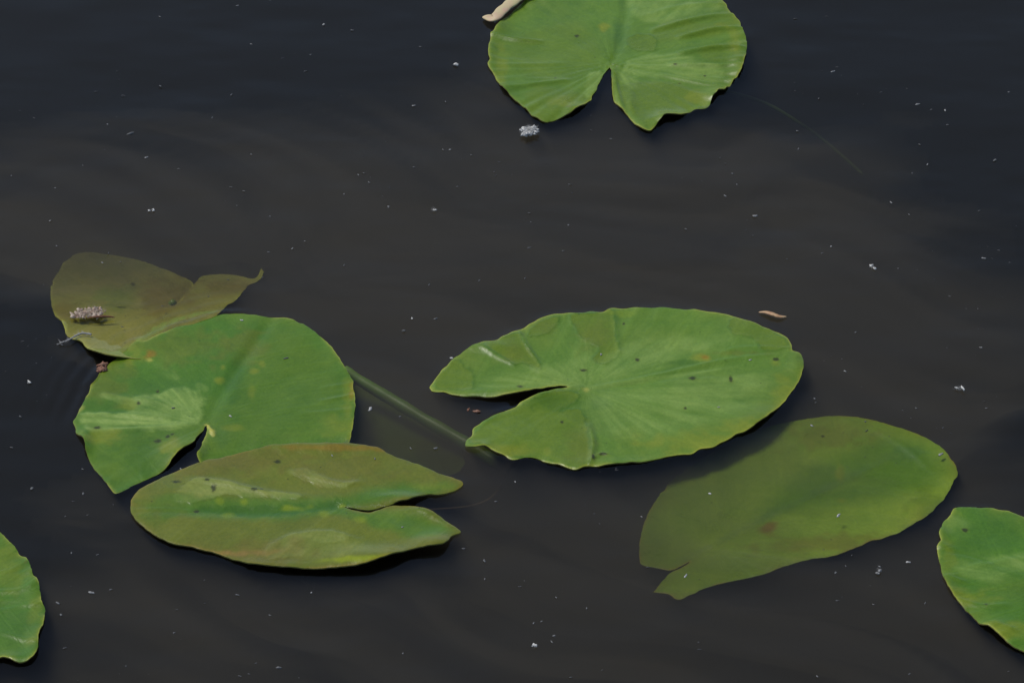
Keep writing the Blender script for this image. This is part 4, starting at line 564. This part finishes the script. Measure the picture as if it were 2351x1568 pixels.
# ------------------------------------------------------------------ pond bed and water
def mound_mask(P):
    poly = resample(catmull(MOUND, 6, closed=True), 0.03)
    dd, _ = seg_dist(P, poly)
    sd = np.where(inside(P, poly), dd, -dd)
    sd = sd + 0.07 * vnoise(P * np.array([1.0, 1.6]), 5.0, 91) + 0.03 * vnoise(P * np.array([1.0, 1.8]), 14.0, 93)
    return smooth01(0.40 + sd / 0.24)

def grid_sheet(x0, x1, y0, y1, step):
    xs, ys = np.linspace(x0, x1, int((x1 - x0) / step) + 1), np.linspace(y0, y1, int((y1 - y0) / step) + 1)
    nx, ny = len(xs), len(ys)
    X, Y = np.meshgrid(xs, ys)
    V = np.c_[X.ravel(), Y.ravel()]
    i = np.arange(nx * ny).reshape(ny, nx)
    F = np.stack([i[:-1, :-1], i[:-1, 1:], i[1:, 1:], i[1:, :-1]], -1).reshape(-1, 4).tolist()
    edge = np.minimum(np.minimum(V[:, 0] - x0, x1 - V[:, 0]), np.minimum(V[:, 1] - y0, y1 - V[:, 1]))
    return V, F, edge, (x0, x1, y0, y1)

def surround(box, z, far):
    """four broad strips from a rectangle out to a far square: corners first, then the outer corners"""
    x0, x1, y0, y1 = box
    P = [(x0, y0, z), (x1, y0, z), (x1, y1, z), (x0, y1, z), (-far, -far, z), (far, -far, z), (far, far, z), (-far, far, z)]
    return P, [(0, 4, 5, 1), (1, 5, 6, 2), (2, 6, 7, 3), (3, 7, 4, 0)]

BED_DEPTH, FAR, MOUND_TOP = 0.26, 150.0, 0.16
V, F, edge, box = grid_sheet(-0.95, 0.95, -0.85, 1.15, 0.012)
mk = mound_mask(V) * smooth01(edge / 0.15)
zb = -BED_DEPTH + mk * (BED_DEPTH - MOUND_TOP) + mk * (0.006 * vnoise(np.c_[V[:, 0] * 0.9 + V[:, 1] * 0.4, 2.6 * V[:, 1] - V[:, 0]], 7.0, 81) + 0.003 * vnoise(V, 22.0, 82))
sp, sf = surround(box, -BED_DEPTH, FAR)
verts = np.vstack([np.c_[V, zb], sp])
F += [tuple(j + len(V) for j in f) for f in sf]
bed = tag(link_mesh('pond_bed', verts, F, M_BED), kind='structure')

# the cloud of stirred-up silt hanging just under the surface
V, F, edge, box = grid_sheet(-0.95, 0.95, -0.85, 1.0, 0.009)
warp = 0.10 * vnoise(V, 3.1, 68) + 0.05 * vnoise(V, 7.3, 69)
warp2 = 0.12 * vnoise(V, 2.7, 78) + 0.05 * vnoise(V, 6.1, 79)
Wd = np.c_[V[:, 0] * 0.9 + V[:, 1] * 0.7 + warp2, 1.9 * V[:, 1] + 0.75 * V[:, 0] + warp * 2.0]
thk = mound_mask(V) * smooth01(edge / 0.1) * (1 - 0.55 * smooth01((-0.16 - V[:, 1]) / 0.30)) * np.maximum(0.35, 0.85 + 0.55 * vnoise(Wd, 5.0, 61) + 0.42 * vnoise(Wd, 13.0, 62) + 0.22 * vnoise(Wd, 31.0, 63))
keep = thk > 0.006
F = [f for f in F if all(keep[i] for i in f)]
used = sorted({i for f in F for i in f})
new = {i: k for k, i in enumerate(used)}
F = [tuple(new[i] for i in f) for f in F]
n = len(used)
he = {(a, b) for f in F for a, b in zip(f, f[1:] + f[:1])}
sides = [(b, a, a + n, b + n) for (a, b) in he if (b, a) not in he]
Vu, tu = V[used], np.maximum(thk[used], 0.0)
ztop = -0.0035 - 0.0065 * np.clip(0.35 + 0.8 * vnoise(Wd[used], 8.0, 65) + 0.55 * vnoise(Wd[used], 21.0, 66) + 0.3 * vnoise(Wd[used], 45.0, 67), 0, 1.4)
silt_verts = np.vstack([np.c_[Vu, ztop], np.c_[Vu, ztop - 0.0001 - 0.056 * tu]])
silt = tag(link_mesh('silt_cloud', silt_verts, F + [tuple(i + n for i in f[::-1]) for f in F] + sides, M_SILT), 'brownish cloud of stirred-up silt under the pond surface', 'silt', None, 'stuff')

V, F, edge, box = grid_sheet(-0.52, 0.52, -0.58, 0.68, 0.0034)
Wv = np.c_[V[:, 0] - 0.1 * V[:, 1], V[:, 1] * 2.0 + 0.15 * V[:, 0]]
zw = 0.0007 * vnoise(Wv, 8.0, 71) + 0.0004 * vnoise(Wv, 19.0, 72) + 0.00012 * vnoise(Wv, 46.0, 73)
for key in ('top', 'left', 'brown', 'right', 'edge_right', 'edge_left'):
    O = BLADES[key][4] + np.array(LEAF[key]['origin'])
    lo, hi = O.min(0) - 0.03, O.max(0) + 0.03
    sel = np.where(np.all((V > lo) & (V < hi), axis=1))[0]
    P = V[sel]
    dd, _ = seg_dist(P, O[::2])
    dd = np.where(inside(P, O), -dd, dd)
    zw[sel] += np.where(dd > 0, 0.0011 * np.exp(-np.maximum(dd, 0) / 0.0042), 0.0011 * np.exp(-np.maximum(-dd, 0) / 0.006) - 0.0012 * (1 - np.exp(-np.maximum(-dd, 0) / 0.006)))
# small ripples running off the left leaf and over the edge of the sunken one
Ol = BLADES['left'][4] + np.array(LEAF['left']['origin'])
dl, al = seg_dist(V, Ol[::3])
dl = np.where(inside(V, Ol), 0, dl)
west = smooth01((-0.205 - V[:, 0]) / 0.05) * smooth01((0.11 - V[:, 1]) / 0.06) * smooth01((V[:, 1] + 0.13) / 0.06)
zw += 0.0010 * west * np.sin(dl * 2 * math.pi / 0.013) * np.exp(-dl / 0.022) * smooth01(dl / 0.004)
zw *= smooth01(edge / 0.03)
sp, sf = surround(box, 0.0, FAR)
k0 = len(V)
low = [(p[0], p[1], -BED_DEPTH - 0.06) for p in sp[4:]]
water_verts = np.vstack([np.c_[V, zw], sp, low])
F += [tuple(j + k0 for j in f) for f in sf]
F += [(k0 + 4 + j, k0 + 8 + j, k0 + 8 + (j + 1) % 4, k0 + 4 + (j + 1) % 4) for j in range(4)]
F += [(k0 + 11, k0 + 10, k0 + 9, k0 + 8)]
water = tag(link_mesh('water', water_verts, F, M_WATER), kind='structure')

# ------------------------------------------------------------------ lily pads
LABELS = {
    'top': ('lily_pad', 'round ruffled green lily pad cut off by the top edge of the photo'),
    'left': ('lily_pad', 'green lily pad with an orange blemish, its lobe tucked under the brownish pad'),
    'sunken_left': ('lily_pad', 'olive sunken lily pad behind the left green pad, with fluff and a twig on it'),
    'brown': ('lily_pad', 'wet olive-brown lily pad pointing left with lime green midrib'),
    'right': ('lily_pad', 'large bright green lily pad at centre right with clear puddles on it'),
    'sunken_right': ('lily_pad', 'sunken olive lily pad wholly under water, below the large bright green pad'),
    'edge_right': ('lily_pad', 'green lily pad cut off by the right edge of the photo'),
    'edge_left': ('lily_pad', 'green lily pad cut off by the left edge, lower corner'),
    'deep': ('lily_pad', 'faint dark green lily pad deep under water between the brownish and bright green pads'),
}
for key, (nm, lab) in LABELS.items():
    d = LEAF[key]
    t = tag(empty(nm, (d['origin'][0], d['origin'][1], 0.0)), lab, 'lily pad', 'lily pads on the pond')
    blade_object('blade', BLADES[key], t)
    z0 = d['plane'][0] - 0.0012
    if key == 'top':
        P = catmull([np.array(p) - np.array([d['origin'][0], d['origin'][1], 0]) for p in LINES['top_petiole']], 8)
        P[0, 2] = min(P[0, 2], z0)
        vs, fs = tube_mesh(P, np.linspace(0.0022, 0.0014, len(P)), 8)
        link_mesh('petiole', vs, fs, M_STEM, t)
    else:
        ax = np.array(d['tip']) / np.linalg.norm(d['tip'])
        pts = [np.array([0.002 * ax[0], 0.002 * ax[1], z0]), np.array([0.012 * ax[0], 0.012 * ax[1], z0 - 0.018]), np.array([0.03 * ax[0], 0.03 * ax[1], z0 - 0.09]), np.array([0.05 * ax[0], 0.05 * ax[1], -BED_DEPTH])]
        P = catmull(pts, 8)
        vs, fs = tube_mesh(P, np.linspace(0.003, 0.004, len(P)), 8)
        link_mesh('petiole', vs, fs, M_STEM, t)

def line_thing(name, key, r0, r1, mat, label, cat, sides=10, flat=1.0, taper=False):
    P = catmull(LINES[key], 8)
    o = P[0].copy()
    s = np.linspace(0, 1, len(P))
    rad = r0 + (r1 - r0) * s
    if taper:
        rad = rad * np.maximum(np.sin(math.pi * np.clip(s, 0.02, 0.98)) ** 0.6, 0.12)
    rad = rad * (1 + 0.07 * np.sin(s * 23 + 1) * np.sin(s * 9) + 0.04 * np.sin(s * 41))
    vs, fs = tube_mesh(P - o, rad, sides, flat)
    return tag(link_mesh(name, vs, fs, mat, None, o), label, cat)

line_thing('sunken_stalk', 'stem', 0.0044, 0.0056, M_STEM, 'olive green stalk slanting under water from left pad to bright green pad', 'stalk')
line_thing('sunken_stalk', 'arc', 0.0014, 0.0012, M_BROWNSTEM, 'thin reddish curved stalk under water right of the brownish pad', 'stalk')
line_thing('flower_petal', 'strip', 0.0048, 0.0070, M_CREAM, 'cream and pink petal strip curled against the top pad', 'petal', 12, 0.30)
line_thing('bud_scale', 'sliver', 0.0022, 0.0022, M_TAN, 'slender tan bud scale floating above the bright green pad', 'bud scale', 8, 0.5, True)
line_thing('twig', 'twig', 0.0012, 0.0008, M_TWIG, 'short red-brown twig beside fluff on the sunken left pad', 'twig', 7, 1.0, True)

# ------------------------------------------------------------------ fluff
def lump_mesh(radius, seed, squash=0.5, rough=0.35, rings=5, sides=8):
    r = random.Random(seed)
    vs, fs = [], []
    ph = [r.random() * 6.28 for _ in range(6)]
    st = 1.0 + r.random() * 0.7
    rot = r.random() * math.pi
    for i in range(rings + 1):
        v = math.pi * i / rings
        for k in range(sides):
            w = 2 * math.pi * k / sides
            q = radius * (1 + rough * math.sin(2 * w + ph[0]) * math.sin(v + ph[1]) + rough * 0.6 * math.sin(3 * w + ph[2] + v * 2))
            x, y, z = q * math.sin(v) * math.cos(w) * st, q * math.sin(v) * math.sin(w) / st, q * math.cos(v) * squash
            vs.append((x * math.cos(rot) - y * math.sin(rot), x * math.sin(rot) + y * math.cos(rot), z))
    for i in range(rings):
        for k in range(sides):
            fs.append((i * sides + k, (i + 1) * sides + k, (i + 1) * sides + (k + 1) % sides, i * sides + (k + 1) % sides))
    return vs, fs

def fluff_mesh(size, seed, n_lumps, n_fibres, squash=0.5, spread=(1.0, 0.8), lump=0.28, angle=0.0):
    """a tuft: a few small lumps and many fine fibres, each fibre a thin bent triangle strip with a crossed mate"""
    r = random.Random(seed)
    vs, fs = [], []
    ca, sa = math.cos(angle), math.sin(angle)
    def put(pts, faces):
        b = len(vs)
        vs.extend(pts)
        fs.extend(tuple(i + b for i in f) for f in faces)
    for k in range(n_lumps):
        a, q = r.random() * 6.28, math.sqrt(r.random()) * 0.75
        x, y = math.cos(a) * q * size * spread[0], math.sin(a) * q * size * spread[1]
        lv, lf = lump_mesh(size * lump * (0.5 + 1.3 * r.random() ** 2), seed * 31 + k, 0.6, 0.5)
        z = size * squash * (0.25 + 0.5 * r.random())
        put([(p[0] + x * ca - y * sa, p[1] + x * sa + y * ca, p[2] + z) for p in lv], lf)
    for k in range(n_fibres):
        a, q = r.random() * 6.28, r.random() * 0.6
        c = Vector((math.cos(a) * q * size * spread[0], math.sin(a) * q * size * spread[1], size * squash * r.random()))
        dr = Vector((r.gauss(0, 1) * spread[0], r.gauss(0, 1) * spread[1], abs(r.gauss(0, 0.45)))).normalized() * size * (0.22 + 0.42 * r.random() ** 2)
        bend = Vector((r.gauss(0, 1), r.gauss(0, 1), r.gauss(0, 0.4))) * size * 0.12
        side = dr.cross(Vector((r.gauss(0, 1), r.gauss(0, 1), 1))).normalized() * size * 0.006
        pts = [c - side, c + side, c + dr * 0.5 + bend - side, c + dr * 0.5 + bend + side, c + dr]
        pts = [(p.x * ca - p.y * sa, p.x * sa + p.y * ca, max(p.z, 0.0002)) for p in pts]
        put(pts, [(0, 1, 3, 2), (2, 3, 4)])
    return vs, fs

TUFT = {
    'big': (90, 520, 'large white seed fluff floating below the top pad', (1.0, 0.72), 0.12),
    'small': (3, 40, 'small oblong white fluff left of the top pad', (1.1, 0.7), 0.28),
    'bright': (4, 36, 'bright white fluff speck on open water above the sunken left pad', (1.2, 0.6), 0.30),
    'wisp': (2, 46, 'wispy white fluff in the open water near the middle of the photo', (0.8, 1.1), 0.2),
    'upright': (3, 50, 'white fluff far right of and above the bright green pad', (0.55, 1.5), 0.26),
    'smear': (4, 60, 'smeared white fluff in open water right of the bright green pad', (1.4, 0.5), 0.22),
    'grey': (4, 60, 'grey fluff wisp under the sunken right pad, toward the right edge pad', (0.8, 1.2), 0.2),
    'bottom': (2, 26, 'small white fluff with a faint tail at the bottom of the photo', (1.2, 0.7), 0.26),
    'left': (3, 14, 'bright white dot of fluff near the left edge, beside the left green pad', (0.9, 1.0), 0.4),
}
for i, (x, y, s, key) in enumerate(TUFTS):
    nl, nf, lab, spr, lump = TUFT[key]
    vs, fs = fluff_mesh(s, 100 + i, nl, nf, 0.45, spr, lump, 0.4 if key == 'big' else 0.1)
    tag(link_mesh('seed_fluff', vs, fs, M_FLUFF_MID if key == 'grey' else M_TUFT, None, (x, y, 0.0006)), lab, 'seed fluff', 'seed fluff on the water')

# fluff and debris on and beside the sunken left pad
P = np.array(LINES['clump'])
c = P.mean(0)
vs, fs = fluff_mesh(0.0150, 301, 70, 320, 0.10, (1.25, 0.6), 0.10, 0.2)
tag(link_mesh('seed_fluff', vs, fs, M_PINKFLUFF, None, (c[0], c[1], 0.0015)), 'pinkish tan fluff clump lying on the sunken left pad', 'seed fluff', 'seed fluff on the water')
P = catmull(LINES['feather'], 6)
o = P[len(P) // 2].copy()
vs, fs = tube_mesh(P - o, np.linspace(0.0009, 0.0004, len(P)), 6)
ft = tag(empty('feather', (o[0], o[1], 0.0)), 'small wet white feather stuck on the rim of the sunken left pad', 'feather')
link_mesh('shaft', [(v[0], v[1], v[2] + o[2]) for v in vs], fs, M_FLUFF_MID, ft)
bv, bf = [], []
r = random.Random(5)
for i in range(46):
    p = P[r.randrange(len(P))] - o
    s = -1 if r.random() < 0.5 else 1
    dr = Vector((-0.55 + r.gauss(0, 0.3), s * (0.6 + r.random()), r.gauss(0, 0.1))).normalized() * (0.002 + 0.0045 * r.random())
    sd = Vector((-dr.y, dr.x, 0)).normalized() * 0.00016
    q = Vector(p) + Vector((0, 0, o[2]))
    b = len(bv)
    bv += [q - sd, q + sd, q + dr]
    bf.append((b, b + 1, b + 2))
link_mesh('barbs', bv, bf, M_FLUFF_MID, ft)
vs, fs = fluff_mesh(0.0030, 322, 4, 20, 0.4, (1.0, 0.8), 0.3)
pe = LINES['feather'][-1]
tag(link_mesh('seed_fluff', vs, fs, M_FLUFF_MID, None, (pe[0], pe[1], 0.0006)), 'grey fluff bit beside the feather, left of the sunken left pad', 'seed fluff', 'seed fluff on the water')
P = np.array(LINES['redbits']); c = P.mean(0)
vs, fs = fluff_mesh(0.0065, 341, 12, 34, 0.3, (0.45, 1.5), 0.30, -0.35)
tag(link_mesh('plant_debris', vs, fs, M_RED, None, (c[0], c[1], 0.0004)), 'red-brown plant debris wedged against the edge of the left green pad', 'plant debris')
P = np.array(LINES['crumbs']); c = P.mean(0)
vs, fs = fluff_mesh(0.0060, 351, 4, 10, 0.2, (1.6, 0.6), 0.20, -0.1)
tag(link_mesh('plant_debris', vs, fs, M_RED, None, (c[0], c[1], -0.0004)), 'reddish crumbs floating in the notch of the bright green pad', 'plant debris')

# pale specks that can be told apart
PROTO = [lump_mesh(1.0, 500 + k, 0.45, 0.4, 5, 7) for k in range(6)]
MESHES = {}
for i, (x, y, s, br, lab) in enumerate(SPECKS):
    mat = M_FLUFF if br > 0.62 else (M_FLUFF_MID if br > 0.42 else M_FLUFF_GREY)
    key = (i % 6, mat.name)
    if key not in MESHES:
        o = link_mesh('pale_speck', PROTO[i % 6][0], PROTO[i % 6][1], mat)
        MESHES[key] = o.data
    else:
        o = bpy.data.objects.new('pale_speck', MESHES[key])
        COL.objects.link(o)
    rad = s * 0.46
    z = 0.0004
    for kk in ('top', 'left', 'brown', 'right', 'edge_right', 'edge_left'):
        bv = BLADES[kk]
        q = np.array([[x, y]]) - np.array(LEAF[kk]['origin'])
        if inside(q, bv[4])[0]:
            nv = (len(bv[0]) // 2)
            j = np.argmin(np.sum((bv[0][:nv, :2] - q) ** 2, axis=1))
            z = max(z, bv[0][:nv][j, 2] + 0.0002, bv[0][j, 2] + 0.0002)
    o.location = (x, y, z)
    o.scale = (rad, rad, rad)
    o.rotation_euler = (0, 0, i * 1.7)
    tag(o, lab, 'speck', 'pale specks on the pond')

# finest dust on the water: past counting
dv, df = [], []
r = random.Random(77)
for i in range(300):
    if i % 3 == 0 or i == 0:
        x, y = r.uniform(-0.47, 0.47), r.uniform(-0.52, 0.62)
    else:
        x, y = x + r.gauss(0, 0.022), y + r.gauss(0, 0.022)
    q = np.array([[x, y]])
    if any(inside(q - np.array(LEAF[kk]['origin']), BLADES[kk][4])[0] for kk in ('top', 'left', 'brown', 'right', 'edge_right', 'edge_left')):
        continue
    s = 0.0003 + 0.0006 * r.random() ** 2.2
    lv, lf = PROTO[i % 6]
    b = len(dv)
    a = r.random() * 6.28
    dv += [(x + s * (p[0] * math.cos(a) - p[1] * math.sin(a)) * 1.3, y + s * (p[0] * math.sin(a) + p[1] * math.cos(a)), 0.0003 + s * p[2]) for p in lv]
    df += [tuple(j + b for j in f) for f in lf]
tag(link_mesh('dust', dv, df, M_DUST), 'fine grey dust scattered over the water surface', 'dust', None, 'stuff')
